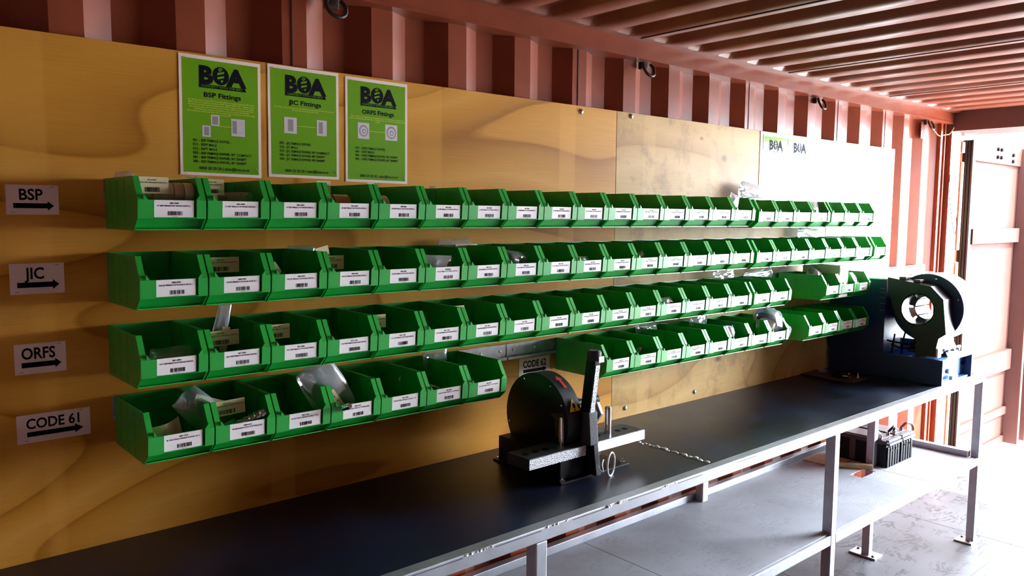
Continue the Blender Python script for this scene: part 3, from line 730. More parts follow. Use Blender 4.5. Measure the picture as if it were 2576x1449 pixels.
def card(key, dx, dy, dz, code, desc, label, rot=(0,0,0), w=.078, h=.036, bend=0.0):
    mb = MB(); n = 8 if bend else 1
    for i in range(n):
        a, b = i/n, (i+1)/n
        ya, yb = -bend*math.sin(a*PI), -bend*math.sin(b*PI)
        mb.add([(w*a, ya, 0), (w*b, yb, 0), (w*b, yb, h), (w*a, ya, h), (w*a, ya+.0007, 0), (w*b, yb+.0007, 0), (w*b, yb+.0007, h), (w*a, ya+.0007, h)],
               [(0,1,2,3), (5,4,7,6), (3,2,6,7), (1,0,4,5), (0,3,7,4), (2,1,5,6)], 0)
    if code:
        put_text(mb, code, w*.5, h*.78, .0042, -.0003, 1, .02, 'c'); put_text(mb, desc, w*.5, h*.62, .0042, -.0003, 1, .02, 'c', w*.94)
        barcode(mb, w*.28, w*.72, h*.10, h*.38, -.0003, 1, crc(code))
    return tag(link('loose_card', mb.mesh('loose_card', ['cream', 'ink']), None, at_bin(key, dx, dy, dz), rot), label, 'card')
def ferrule(loc, r, l, label, group=None, m='zinc', axis='x', rot=None):
    mb = MB(); mb.lathe([(r*.72, 0), (r*.95, .0005), (r, .002), (r, l-.002), (r*.95, l-.0005), (r*.72, l)], axis, (0,0,0), 24, cap=False)
    mb.lathe([(r*.72, 0), (r*.70, l)], axis, (0,0,0), 24, cap=True)
    return tag(obj('ferrule', mb, m, None, loc, True, rot), label, 'ferrule', group)
def fitting(loc, s, label, rot=(0,0,0), m='chrome'):
    """hose tail with hex nut"""
    t = thing('hose_fitting', label, 'hose fitting', loc, None, rot)
    a = MB(); a.lathe([(.013*s, 0), (.015*s, .001*s), (.015*s, .017*s), (.013*s, .018*s)], 'z', (0,0,0), 6); obj('hex_nut', a, m, t)
    b = MB(); pr = [(.009*s, .018*s)]
    for k in range(5): pr += [(.0085*s, (.020+.009*k)*s), (.0065*s, (.027+.009*k)*s)]
    b.lathe(pr, 'z', (0,0,0), 16); obj('barbed_tail', b, m, t, smooth=True)
    return t
FG = 'silver ferrules in the first top row bin'
for k in range(5):
    ferrule(at_bin(('bsp', 1), .024+.0228*k, -.180, .084), .022, .0216, 'short silver ferrule lying in the first top row bin under clear film', FG)
bag(('bsp', 1), .072, -.190, .010, .118, .072, .030, 1, 'clear plastic bag filling the front of the first top row bin')
bag(('bsp', 1), .035, -.035, .088, .045, .045, .012, 2, 'clear bag corner standing above the first top row bin', film='film')
card(('bsp', 1), .006, -.212, .080, '5014-0404', 'MALE X 1/4" SWAGE HOSETAIL (', 'cream barcode card at the upper left of the first top row bin', w=.070)
card(('bsp', 2), .006, -.195, .080, '5001-0406', '1/4" SWAGE HOSETAIL (', 'cream barcode card at the upper left of the second top row bin', w=.052)
card(('bsp', 2), .008, -.200, .044, None, None, 'blank cream strip below the card in the second top row bin', w=.032, h=.040)
bag(('bsp', 2), .085, -.185, .008, .100, .080, .030, 3, 'clear plastic bag in the second top row bin')
bag(('bsp', 2), .045, -.030, .095, .035, .032, .010, 31, 'frosted bag tip under the first green poster, above the second top row bin', film='milky')
ferrule(at_bin(('bsp', 4), .010, -.150, .060), .030, .046, 'brassy ferrule at the left of the fourth top row bin', None, 'brass'); ferrule(at_bin(('bsp', 4), .060, -.150, .060), .030, .046, 'brassy ferrule second along in the fourth top row bin', None, 'brass')
card(('bsp', 4), .005, -.180, .086, '5001-0606', 'HOSETAIL (', 'cream card corner at the left of the fourth top row bin', w=.040)
ferrule(at_bin(('bsp', 5), .018, -.150, .060), .030, .028, 'silver ferrule nearer the card in the fifth top row bin'); ferrule(at_bin(('bsp', 5), .049, -.150, .060), .030, .028, 'silver ferrule right of another in the fifth top row bin')
card(('bsp', 5), .005, -.180, .086, None, None, 'cream card corner at the top left of the fifth top row bin', w=.020)
card(('bsp', 5), .005, -.200, .045, None, None, 'cream strip low at the left of the fifth top row bin', w=.014, h=.03)
ferrule(at_bin(('bsp', 6), .012, -.150, .058), .030, .018, 'thin silver ferrule at the left of the sixth top row bin'); ferrule(at_bin(('bsp', 6), .033, -.150, .058), .030, .018, 'thin silver ferrule second along in the sixth top row bin')
bag(('bsp', 7), .030, -.030, .095, .030, .030, .010, 4, 'clear bag tip above the seventh top row bin')
bag(('bsp', 16), .035, -.205, .045, .070, .085, .020, 5, 'clear plastic bag hanging over the left corner of the sixteenth top row bin', (0, .25, 0), 'milky')
bag(None, 3.20, -.045, 1.765, .24, .080, .030, 6, 'crumpled white bags wedged above the rail left of the white board', (0, .12, 0), 'milky', 1.4)
bag(('bsp', 20), .070, -.190, .012, .12, .105, .06, 7, 'white crumpled bag bulging out of the far top row bin', (0,0,0), 'milky', 1.3)
bag(('bsp', 20), .090, -.090, .085, .10, .060, .03, 8, 'white bag neck standing above the far stuffed top row bin', (0, .2, 0), 'milky', 1.3)
bag(('bsp', 18), .10, -.06, .105, .22, .030, .02, 9, 'thin clear bag edge lying along the back of the far top row bins', (0,0,0), 'film')
card(('jic', 2), .006, -.185, .072, '5003-0706', 'JIC FEMALE X 1/4" SWAGE HOSETAIL (', 'cream barcode card standing in the second JIC row bin', w=.088)
card(('jic', 3), .018, -.200, .050, None, None, 'blank cream paper tip poking up in the third JIC row bin', (0, -.6, 0), w=.035, h=.030)
card(('jic', 4), .006, -.185, .068, '5003-0904', 'JIC X 1/4" SWAGE HOSETAIL (', 'cream barcode card at the left of the fourth JIC row bin', w=.072)
card(('jic', 4), .006, -.180, .098, None, None, 'slanting blank cream card above the barcode card in the fourth JIC row bin', (0, -.25, 0), w=.036, h=.025)
card(('jic', 4), .010, -.190, .044, None, None, 'blank cream strip below the barcode card in the fourth JIC row bin', w=.036, h=.024)
bag(('jic', 4), .030, -.040, .095, .085, .030, .020, 10, 'clear bag lying along the back of the fourth JIC row bin')
bag(('jic', 6), .060, -.215, .050, .105, .048, .022, 11, 'bright silvery plastic bag in the sixth JIC row bin', (0, .08, 0), 'milky', 1.1)
card(('jic', 7), .095, -.060, .092, None, None, 'white card standing behind the eighth JIC row bin', w=.085, h=.028)
bag(('jic', 8), .066, -.195, .040, .110, .062, .05, 12, 'full clear bag heaped in the eighth JIC row bin', (0, .1, 0), 'film', 1.2)
bag(('jic', 7), .120, -.022, .085, .13, .052, .004, 32, 'clear film strip above the seventh and eighth JIC row bins')
bag(('jic', 10), .055, -.205, .050, .080, .028, .03, 13, 'bluish clear bag low in the tenth JIC row bin', film='milky')
card(('jic', 10), .005, -.160, .078, None, None, 'cream card edge in the tenth JIC row bin', w=.018)
bag(('jic', 12), .075, -.195, .050, .070, .032, .025, 14, 'shiny clear bag tip in the twelfth JIC row bin', (0, -.5, 0))
bag(None, 3.70, -.045, 1.592, .21, .055, .030, 15, 'crumpled white bag behind the far part of the JIC row', (0, .05, 0), 'milky', 1.4)
bag(('orfs', 1), .085, -.180, .030, .100, .050, .05, 16, 'shiny crumpled bag low in the first ORFS row bin', film='film', crumple=1.3)
bag(('orfs', 2), .050, -.150, .060, .035, .110, .012, 17, 'bluish bag standing upright in the second ORFS row bin', (0, .25, 0), 'milky')
card(('orfs', 2), .006, -.185, .070, '5011-0906', 'ORFS FEMALE X 1/4" SWAGE HOSETAIL', 'cream barcode card in the second ORFS row bin', (0, -.02, 0), w=.088)
card(('orfs', 2), .048, -.165, .030, None, None, 'narrow folded cream tag rising behind the card in the second ORFS row bin', (0, .18, 0), w=.018, h=.085)
card(('orfs', 3), .006, -.185, .074, '5082-1104', 'ORFS 90S FM X 1/4 HT', 'cream card reading ORFS 90S FM in the third ORFS row bin', w=.070)
card(('orfs', 5), .006, -.185, .076, '5011-1106', 'X 1/4" SWAGE HOSETAIL', 'cream barcode card in the fifth ORFS row bin', w=.055)
card(('orfs', 5), .012, -.190, .046, None, None, 'blank cream tag below the card in the fifth ORFS row bin', w=.026, h=.030)
card(('orfs', 7), .006, -.175, .080, '5011-1308', 'SWAGE HOSETAIL', 'cream barcode card in the seventh ORFS row bin', w=.038)
card(('orfs', 10), .006, -.175, .078, None, None, 'cream card edge in the tenth ORFS row bin', w=.020)
bag(('orfs', 13), .062, -.200, .050, .110, .034, .05, 18, 'clear bag lying on top in the thirteenth ORFS row bin', (0, -.08, 0), 'milky')
fitting(at_bin(('orfs', 16), .10, -.17, .030), .9, 'small silver hose fitting showing in the ORFS row bin third from its right end', (.9, .3, .2))
bag(None, 2.98, -.050, 1.418, .16, .060, .030, 19, 'clear bag lying on the back of the ORFS row, left of another', (0, 0, 0), 'film', 1.3)
bag(None, 3.26, -.050, 1.400, .24, .060, .030, 20, 'crumpled clear bag on the back of the last ORFS row bins', (0, -.1, 0), 'film', 1.3)
card(('c61', 1), .020, -.185, .036, None, None, 'curved blank cream card lying in the first CODE 61 row bin', (.1, -.22, 0), w=.075, h=.040, bend=.018)
card(('c61', 2), .006, -.185, .072, '6028-1212', '38.1 SAE FLANGE CODE 61 X 3/4" SWAGE HOS', 'cream barcode card in the second CODE 61 row bin', (0, -.04, 0), w=.090)
bag(('c61', 2), .040, -.170, .040, .075, .130, .035, 21, 'clear bag with a taped top leaning in the second CODE 61 row bin', (0, -.75, 0))
card(('c61', 2), -.018, -.150, .100, None, None, 'blank cream slip in the taped bag above the second CODE 61 row bin', (0, .38, 0), w=.075, h=.030)
fitting(at_bin(('c61', 2), .045, -.205, .040), 1.5, 'bagged silver flange fitting in the second CODE 61 row bin', (.3, 1.1, 0))
bag(('c61', 4), .066, -.175, .028, .115, .165, .030, 22, 'large clear bag leaning out of the fourth CODE 61 row bin', (.0, -.55, 0), 'milky', .8)
card(('c61', 4), .006, -.200, .085, '6025-1616', '44.4 SAE', 'cream barcode slip inside the large clear bag', (0, .95, 0), w=.080, h=.030)
fitting(at_bin(('c61', 4), .030, -.215, .048), 1.0, 'silver fitting at the bottom of the large clear bag', (1.2, .3, 0))
card(('c61', 5), .134, -.120, .080, None, None, 'cream paper corner between the fifth and sixth CODE 61 row bins', (0, .6, 0), w=.035, h=.02)
rg = MB(); rg.tube([(.030*math.cos(2*PI*k/28), .030*math.sin(2*PI*k/28), 0) for k in range(28)], .004, 8, closed=True)
tag(obj('copper_ring', rg, 'brass', None, at_bin(('c61', 6), .050, -.185, .052), True, (.25, -.1, 0)), 'copper ring lying in the sixth CODE 61 row bin', 'ring')
bag(('c61', 7), .010, -.060, .080, .090, .070, .015, 23, 'clear bag standing behind the last CODE 61 row bins', (0, .1, 0), 'film')
fitting(at_bin(('c62', 2), .055, -.200, .058), 1.1, 'small silver hose fitting in the second bin right of the CODE 62 sign', (0, 1.35, .4))
bag(('c62', 4), .000, -.050, .088, .13, .045, .030, 24, 'shiny clear bag on the back of the third CODE 62 bin', (0,0,0), 'film', 1.4)
bag(('c62', 6), .030, -.060, .085, .12, .070, .030, 25, 'clear bag standing on the back of the fifth CODE 62 bin', (0, .1, 0), 'milky')
bag(('c62', 6), .048, -.195, .045, .070, .068, .045, 26, 'rounded clear bag in the sixth CODE 62 bin', (0, .05, 0), 'milky')
# big bagged fitting with blue caps on the last CODE 62 bin
t = thing('capped_fitting', 'large steel fitting with two blue caps in clear bag on last CODE 62 bin', 'hose fitting', at_bin(('c62', 8), .050, -.180, .050), None, (0, .55, 0))
q = MB(); q.lathe([(.034, 0), (.036, .003), (.036, .058), (.030, .062)], 'z', (0,0,0), 24); obj('steel_body', q, 'zinc', t, smooth=True)
q = MB(); q.lathe([(.012, .06), (.048, .062), (.050, .066), (.050, .078), (.046, .081)], 'z', (0,0,0), 24); obj('cap', q, 'bluecap', t, smooth=True)
q = MB(); q.lathe([(.030, 0), (.044, .002), (.044, .014), (.030, .016)], 'x', (.055, 0, .030), 24); obj('cap', q, 'bluecap', t, smooth=True)
bag(('c62', 8), .058, -.180, .030, .185, .135, .105, 27, 'large clear bag around the blue capped fitting', (0, .30, 0), 'film', .8)
bag(('c62', 8), .185, -.200, .032, .090, .055, .020, 33, 'frosted bag tail hanging beyond the blue capped fitting', (0, .5, 0), 'milky')
bag(('end3', 1), .050, -.150, .060, .110, .080, .06, 28, 'long clear bag arching over the nearest of the three bins above the machine base', (0, .35, 0), 'film', .7)
bx = MB(); bx.box((0, -.19, 0), (.085, 0, .150)); bx.box((.002, -.1915, .118), (.083, -.19, .142))
tag(obj('carton', bx, 'paper', None, at_bin(('end3', 2), .024, -.030, .004), bevel=.002), 'tall white carton standing in the middle bin by the blue machine', 'carton')
bag(('end3', 3), .048, -.190, .025, .075, .085, .04, 29, 'clear bag in the bin touching the blue machine', (0, .4, 0), 'film')

# ================================================================== WORKBENCH
ZB = .8985; YF = -.6125
wk = thing('workbench', 'long workbench with black steel top in a bare steel frame and low shelf', 'workbench', (1.9, -.3, 0))
def wpart(name, boxes, m, parent=wk, bevel=.002, smooth=False):
    mb = MB()
    for a, b in boxes: mb.box((a[0]-1.9, a[1]+.3, a[2]), (b[0]-1.9, b[1]+.3, b[2]))
    return obj(name, mb, m, parent, bevel=bevel)
wpart('worktop', [((-.15, -.578, .892), (2.1625, -.001, .8983))], 'worktop', bevel=.0008)
wpart('worktop', [((2.1655, -.578, .892), (4.49, -.001, .8983))], 'worktop', bevel=.0008)
wpart('front_rail', [((-.15, YF, ZB-.038), (4.532, YF+.036, ZB))], 'steel', bevel=.003)
wpart('back_rail', [((-.15, -.040, ZB-.044), (4.532, -.004, ZB-.007))], 'steel')
wpart('end_rail', [((4.494, YF+.036, ZB-.038), (4.532, -.004, ZB))], 'steel')
for x in (.6, 1.366, 2.1, 2.946, 3.92): wpart('cross_bearer', [((x-.018, YF+.036, ZB-.045), (x+.018, -.04, ZB-.0075))], 'steel')
def leg(x, y, z1, plate, s=.039):
    l = wpart('leg', [((x-s/2, y, .006), (x+s/2, y+s, z1))], 'steel', bevel=.003)
    if plate:
        a, b = plate
        f = wpart('foot_plate', [((a[0], a[1], 0), (b[0], b[1], .009))], 'steel', l, .002)
        mb = MB()
        for px, py in ((a[0]+.02, a[1]+.02), (b[0]-.02, b[1]-.02)):
            mb.lathe([(.008, .009), (.008, .014), (.004, .016)], 'z', (px-1.9, py+.3, 0), 6)
        obj('anchor_bolt', mb, 'rust', l)
leg(1.367, YF, ZB-.038, ((1.32, YF-.01, 0), (1.41, YF+.09, 0)))
leg(2.946, YF, ZB-.038, ((2.90, YF-.01, 0), (2.99, YF+.09, 0)))
leg(4.511, YF, ZB-.038, ((4.452, YF-.005, 0), (4.535, YF+.082, 0)))
leg(1.33, -.075, ZB-.045, None); leg(2.858, -.075, ZB-.045, ((2.82, -.09, 0), (2.90, 0, 0))); leg(4.511, -.045, ZB-.038, None)
leg(3.915, -.335, ZB-.045, ((3.878, -.375, 0), (3.965, -.240, 0)))
for a, b in ((1.3865, 2.9265), (2.9655, 4.4915)): wpart('lower_front_rail', [((a, YF, .419), (b, YF+.038, .459))], 'steel', bevel=.003)
wpart('lower_front_rail', [((-.15, YF, .419), (1.3475, YF+.038, .459))], 'steel', bevel=.003)
wpart('lower_back_rail', [((-.15, -.034, .440), (4.49, -.004, .492))], 'steel', bevel=.002)
wpart('lower_end_rail', [((4.452, YF+.039, .459), (4.491, -.034, .494))], 'steel', bevel=.002)
wpart('shelf_sheet', [((-.15, -.600, .4592), (2.132, -.035, .4632))], 'shelf', bevel=.0006)
wpart('shelf_sheet', [((2.135, -.600, .4592), (3.70, -.035, .4632)), ((3.70, -.600, .4592), (3.89, -.372, .4632)), ((3.70, -.312, .4592), (3.89, -.035, .4632)), ((3.84, -.372, .4592), (3.89, -.312, .4632))], 'shelf', bevel=.0006)
wpart('shelf_sheet', [((3.892, -.600, .4595), (4.452, -.035, .4635))], 'shelf', bevel=.0006)
# weld across the sheet joint and weld beads along the front rail
def weld(pts, r, seed, parent, name='weld_bead'):
    mb = MB(); rr = random.Random(seed)
    for k in range(len(pts)-1):
        a, b = Vector(pts[k]), Vector(pts[k+1]); n = max(2, int((b-a).length/(r*1.3)))
        for i in range(n):
            p = a.lerp(b, i/n); q = r*(.6+.7*rr.random())
            p += Vector((rr.uniform(-1, 1)*r*.9, rr.uniform(-1, 1)*r*.5, 0))
            mb.lathe([(q*1.0, -q*.3), (q*.9, q*.12), (q*.5, q*.32), (q*.1, q*.38)], 'z', (p.x-1.9, p.y+.3, p.z), 7)
    return obj(name, mb, 'weld', parent, smooth=True)
weld([(2.164, -.225, ZB-.0002), (2.166, -.40, ZB-.0002), (2.163, -.574, ZB-.0002)], .0085, 5, wk, 'weld_seam')
for i, (a, b) in enumerate(((1.115, 1.205), (1.37, 1.475), (1.62, 1.70), (1.86, 1.93))):
    weld([(a, YF+.003, ZB-.003), (b, YF+.003, ZB-.003)], .006, 20+i, wk)
wpart('slot_line', [((a, YF-.0004, ZB-.0085), (b, YF+.002, ZB-.0070)) for a, b in ((.9, 1.11), (1.21, 1.365), (1.48, 1.615), (1.705, 1.855), (1.935, 2.06), (2.25, 2.37), (2.5, 2.61), (2.76, 2.86), (3.05, 3.14))], 'dark_gap', bevel=0)
bt = MB(); bt.box((0, -.11, 0), (.030, .11, .022)); ob = MB(); ob.box((3.735, -.215, .4634), (3.905, -.05, .470)); tag(obj('board_offcut', ob, 'timber', bevel=.001), 'brown board offcut lying flat on the low shelf behind the batten', 'board')
tag(obj('timber_batten', bt, 'timber', None, (3.79, -.265, .4637), bevel=.002, rot=(0, 0, .62)), 'pale timber batten lying on the low shelf left of the batteries', 'batten')

# ================================================================== BATTERIES
def battery(x, label):
    t = thing('battery', label, 'battery', (x, -.25, .4637), 'black batteries on the low shelf')
    W2 = .1465; mb = MB(); mb.box((0, -.128, 0), (W2, .17, .118))
    for k in range(5): mb.box((.006+k*.0285, -.136, 0), (.006+k*.0285+.019, -.128, .102))
    obj('case', mb, 'blackplastic', t, bevel=.002)
    l = MB(); l.box((-.001, -.132, .118), (W2+.001, .171, .134)); l.box((.01, -.10, .134), (W2-.01, .15, .139)); obj('battery_lid', l, 'brownplate', t, bevel=.002)
    h = MB(); h.box((.002, -.146, .112), (W2-.002, -.128, .124)); h.box((.004, -.140, .128), (W2-.004, -.124, .140)); obj('carry_lip', h, 'greyplastic', t, bevel=.002)
    for tx in (.03, .115):
        q = MB(); q.lathe([(.009, .139), (.009, .149), (.006, .152)], 'z', (tx, -.085, 0), 12); obj('terminal', q, 'chrome', t, smooth=True)
    for bxk in (.040, .098):
        q = MB(); q.lathe([(.004, 0), (.004, -.004)], 'y', (bxk, -.136, .085), 8); obj('case_stud', q, 'chrome', t, smooth=True)
battery(3.932, 'ribbed black battery on the low shelf, nearer the middle leg')
battery(4.086, 'ribbed black battery on the low shelf, nearer the bench end')
br = MB(); br.box((3.9270, -.36, .578), (3.931, -.10, .600)); br.prism([(-.226, .478), (-.218, .470), (-.204, .470), (-.196, .478), (-.196, .580), (-.226, .580)], 'x', 3.9272, 3.9308)
tag(obj('battery_bracket', br, 'brownplate'), 'dull T shaped strap bracket on the left side of the batteries', 'bracket')
def catmull(pts, n=8):
    pts = [Vector(p) for p in pts]; out = []
    for i in range(len(pts)-1):
        p0, p1, p2, p3 = pts[max(i-1, 0)], pts[i], pts[i+1], pts[min(i+2, len(pts)-1)]
        for k in range(n):
            t = k/n
            out.append(.5*((2*p1)+(p2-p0)*t+(2*p0-5*p1+4*p2-p3)*t*t+(3*p1-p0-3*p2+p3)*t**3))
    out.append(pts[-1]); return out
def cable(name, pts, r, m, label, cat, n=8): 
    mb = MB(); mb.tube(catmull(pts), r, n); return tag(obj(name, mb, m, smooth=True), label, cat)
cable('battery_cable', [(4.201, -.335, .614), (4.225, -.35, .636), (4.270, -.36, .625), (4.288, -.36, .585), (4.272, -.35, .550), (4.243, -.33, .535)], .0075, 'redcable', 'thick red cable looping off the battery nearest the bench end', 'cable')
cable('battery_cable', [(3.962, -.335, .617), (3.99, -.30, .630), (4.02, -.24, .635), (3.98, -.16, .632), (4.05, -.10, .63)], .005, 'white_plastic', 'pale cable lying over the tops of the batteries', 'cable')
cable('battery_cable', [(4.047, -.335, .617), (4.06, -.35, .640), (4.09, -.345, .642), (4.116, -.335, .617)], .006, 'blackplastic', 'short black cable linking the two batteries', 'cable')

# ================================================================== CUT-OFF SAW
sw = thing('cutoff_saw', 'black hose cut-off saw with round guard and lever, bolted to the workbench', 'saw', (1.78, -.25, ZB))
def sp(mb, name, m, smooth=False, bevel=0.0, parent=sw): 
    mb.v = [(a-1.78, b+.25, c-ZB) for a, b, c in mb.v]; return obj(name, mb, m, parent, smooth=smooth, bevel=bevel)
b = MB(); b.box((1.632, -.415, ZB), (1.94, -.098, ZB+.006)); sp(b, 'base_plate', 'black', bevel=.001)
b = MB(); b.box((1.64, -.400, ZB+.006), (1.742, -.115, .985)); b.box((1.742, -.30, ZB+.006), (1.93, -.12, .96)); sp(b, 'base_body', 'black', bevel=.003)
for x, y in ((1.649, -.109), (1.647, -.402), (1.924, -.400), (1.924, -.109)):
    b = MB(); b.lathe([(.009, ZB+.006), (.009, ZB+.012), (.004, ZB+.012), (.004, ZB+.019)], 'z', (x, y, 0), 6); sp(b, 'base_bolt', 'chrome')
GY, GZ, GR = -.247, 1.062, .143
b = MB()
b.lathe([(.0, 0), (GR-.003, 0), (GR, .002), (GR, .062), (GR-.003, .064), (.0, .064)], 'x', (1.682, GY, GZ), 64, cap=False); sp(b, 'blade_guard', 'black', True)
b = MB(); b.box((1.69, GY-.06, .985), (1.742, GY+.06, GZ)); sp(b, 'guard_pedestal', 'black')
for a in (115, 28, 195, 60):
    q = MB(); q.lathe([(.0035, 0), (.0035, -.002), (.0015, -.003)], 'x', (1.682, GY-(GR-.014)*math.cos(math.radians(a)), GZ+(GR-.014)*math.sin(math.radians(a))), 8); sp(q, 'guard_screw', 'chrome')
b = MB(); b.prism([(-.315, 1.09), (-.372, 1.098), (-.376, 1.072), (-.352, 1.066), (-.352, 1.02), (-.338, 1.02), (-.334, 1.074)], 'x', 1.6795, 1.6825); sp(b, 'blade_slot_wear', 'rust')
def on_rim(pts, m, name, off):
    """pts: (x, angle in deg measured from the front, upward)"""
    mb = MB()
    mb.add([(x, GY-(GR+off)*math.cos(math.radians(a)), GZ+(GR+off)*math.sin(math.radians(a))) for x, a in pts], [tuple(range(len(pts)))]); return mb
for off, m, s_, nmx in ((.0026, 'ink', 1.0, 'warning_sticker'), (.0030, 'warn', .86, 'warning_sticker_face')):
    cxr, car = 1.716, 23.0
    b = on_rim([(cxr-.027*s_, car-7.0*s_), (cxr+.027*s_, car-7.0*s_), (cxr, car+11.5*s_)], m, nmx, off); sp(b, nmx, m)
b = on_rim([(1.712, 21), (1.720, 21), (1.722, 25), (1.716, 27.5), (1.710, 25)], 'ink', 'x', .0034); sp(b, 'warning_symbol', 'ink')
b = on_rim([(1.713, 18), (1.719, 18), (1.718, 20), (1.714, 20)], 'ink', 'x', .0034); sp(b, 'warning_symbol', 'ink')
b = on_rim([(1.712, 48), (1.722, 48), (1.722, 62), (1.730, 62), (1.717, 70), (1.704, 62), (1.712, 62)], 'red', 'x', .0036); sp(b, 'rotation_arrow', 'red')
# table bars with pins
for (x0, x1, px, holes) in ((1.508, 1.742, 1.685, (1.535, 1.575, 1.615)), (1.777, 2.021, 1.893, (1.845, 1.94, 1.975))):
    b = MB(); b.box((x0, -.407, .966), (x1, -.311, 1.000)); sp(b, 'table_bar', 'hammer', bevel=.002)
    b = MB(); b.box((x0, -.4095, .968), (x1, -.4072, .998)); sp(b, 'bar_face', 'speckle' if x0 < 1.6 else 'litbar')
    b = MB(); b.lathe([(.0105, 1.0), (.0105, 1.084), (.009, 1.087)], 'z', (px, -.362, 0), 20); sp(b, 'hose_pin', 'chrome', True)
    for hx in holes:
        q = MB(); q.lathe([(.0105, 1.0002), (.0105, 1.0006)], 'z', (hx, -.362, 0), 16); sp(q, 'pin_hole', 'ink')
# lever
b = MB()
b.add([(1.747, -.352, .905), (1.773, -.352, .905), (1.773, -.390, .905), (1.747, -.390, .905), (1.747, -.400, 1.268), (1.773, -.400, 1.268), (1.773, -.437, 1.268), (1.747, -.437, 1.268)],
      [(0,1,2,3), (7,6,5,4), (3,2,6,7), (1,0,4,5), (0,3,7,4), (2,1,5,6)]); sp(b, 'lever_arm', 'black', bevel=.002)
b = MB(); b.add([(1.752, -.3925, .93), (1.770, -.3925, .93), (1.770, -.4362, 1.248), (1.752, -.4362, 1.248)], [(0, 1, 2, 3)]); sp(b, 'lever_face', 'speckle')
b = MB(); b.lathe([(.019, 1.262), (.022, 1.270), (.022, 1.288), (.017, 1.293)], 'z', (1.760, -.420, 0), 20); sp(b, 'lever_cap', 'rubber', True)
b = MB(); b.box((1.755, -.4450, 1.258), (1.778, -.4420, 1.276)); sp(b, 'lever_label', 'silver')
b = MB(); b.add([(1.742, -.385, 1.00), (1.778, -.385, 1.00), (1.778, -.428, 1.00), (1.742, -.428, 1.00), (1.742, -.392, 1.10), (1.778, -.392, 1.10), (1.778, -.420, 1.10), (1.742, -.420, 1.10)],
      [(0,1,2,3), (7,6,5,4), (3,2,6,7), (1,0,4,5), (0,3,7,4), (2,1,5,6)]); sp(b, 'lever_sleeve', 'hammer', bevel=.002)
b = MB(); b.prism([(-.440, .905), (-.360, .905), (-.372, 1.02), (-.424, 1.02)], 'x', 1.757, 1.778); sp(b, 'lever_yoke', 'black', bevel=.002)
# motor
b = MB(); b.lathe([(.0, .0), (.078, .0), (.078, .090), (.074, .097), (.062, .101), (.0, .101)], 'x', (1.746, -.178, 1.090), 40, cap=False); sp(b, 'motor_cowl', 'black', True)
b = MB(); b.lathe([(.0785, 0), (.080, .004), (.0785, .008)], 'x', (1.826, -.178, 1.090), 40, cap=False); sp(b, 'cowl_rim', 'greyplastic', True)
b = MB(); b.prism([(-.245, 1.005), (-.150, 1.000), (-.130, 1.03), (-.150, 1.062), (-.250, 1.066), (-.268, 1.035)], 'x', 1.848, 1.955); sp(b, 'gear_housing', 'silver', bevel=.006)
b = MB(); b.prism([(-.250, 1.000), (-.145, .995), (-.122, 1.03), (-.145, 1.068), (-.255, 1.072), (-.276, 1.035)], 'x', 1.955, 1.968); sp(b, 'housing_flange', 'silver', bevel=.002)
b = MB(); b.cyl((1.855, -.225, 1.074), 'x', .011, .12, 16); b.cyl((1.960, -.225, 1.074), 'x', .016, .026, 16); sp(b, 'cable_gland', 'blackplastic', True)
b = MB(); b.box((1.870, -.262, 1.0665), (1.910, -.235, 1.0675)); sp(b, 'motor_sticker', 'warn')
lp = MB(); lp.tube([(1.810+.030*math.cos(a)*1.0, -.452+.012*math.cos(a), .936+.036*math.sin(a)) for a in [2*PI*k/30 for k in range(30)]], .0028, 8, closed=True)
lp.tube(catmull([(1.788, -.440, .952), (1.776, -.446, .940), (1.779, -.448, .918), (1.768, -.445, .925), (1.760, -.442, .94)]), .0022, 6)
tag(obj('safety_ring', lp, 'white_plastic', smooth=True), 'pale wire loop hanging at the front of the cut-off saw', 'wire loop')

# ================================================================== BLUE SWAGING MACHINE
sg = thing('swaging_machine', 'navy blue hose swaging machine with silver drum at the far end of the bench', 'swaging machine', (4.2, -.3, ZB))
def gp(mb, name, m, smooth=False, bevel=0.0, parent=None):
    mb.v = [(a-4.2, b+.3, c-ZB) for a, b, c in mb.v]; return obj(name, mb, m, parent or sg, smooth=smooth, bevel=bevel)
b = MB(); b.box((4.018, -.585, ZB), (4.026, -.02, 1.022)); gp(b, 'base_panel', 'navy', bevel=.002)
b = MB(); b.box((4.026, -.575, ZB), (4.40, -.02, .905)); b.box((4.394, -.585, ZB), (4.402, -.02, 1.022)); b.box((4.026, -.03, ZB), (4.394, -.02, 1.02)); gp(b, 'base_tray', 'navy', bevel=.001)
b = MB(); b.box((4.026, -.585, 1.012), (4.394, -.42, 1.022)); gp(b, 'base_top_flange', 'blue', bevel=.001)
b = MB(); b.box((4.026, -.545, .905), (4.394, -.538, 1.012)); b.box((4.026, -.60+.025, .905), (4.394, -.545, .909)); gp(b, 'side_recess', 'blue')
for x, z in ((4.045, 1.0), (4.045, .965), (4.375, 1.0), (4.375, .965)):
    q = MB(); q.lathe([(.009, 0), (.009, -.010), (.005, -.010), (.005, -.016)], 'y', (x, -.545, z), 6); gp(q, 'side_bolt', 'ink')
b = MB(); b.cyl((4.19, -.545, .945), 'y', .012, -.012, 14); b.box((4.18, -.575, .909), (4.25, -.56, .925)); gp(b, 'side_latch', 'white_plastic')
b = MB(); b.box((4.018, -.300, 1.022), (4.36, -.012, 1.392)); gp(b, 'power_cabinet', 'navy', bevel=.003)
b = MB(); b.box((4.014, -.306, 1.392), (4.364, -.010, 1.398)); gp(b, 'lit_cabinet_top', 'galv')  # light on the navy cabinet's top is put into this bright material
for z in (1.345, 1.325, 1.300, 1.27, 1.235): 
    q = MB(); q.box((4.0165, -.298, z), (4.018, -.272, z+.004)); gp(q, 'cabinet_catch', 'greyplastic')
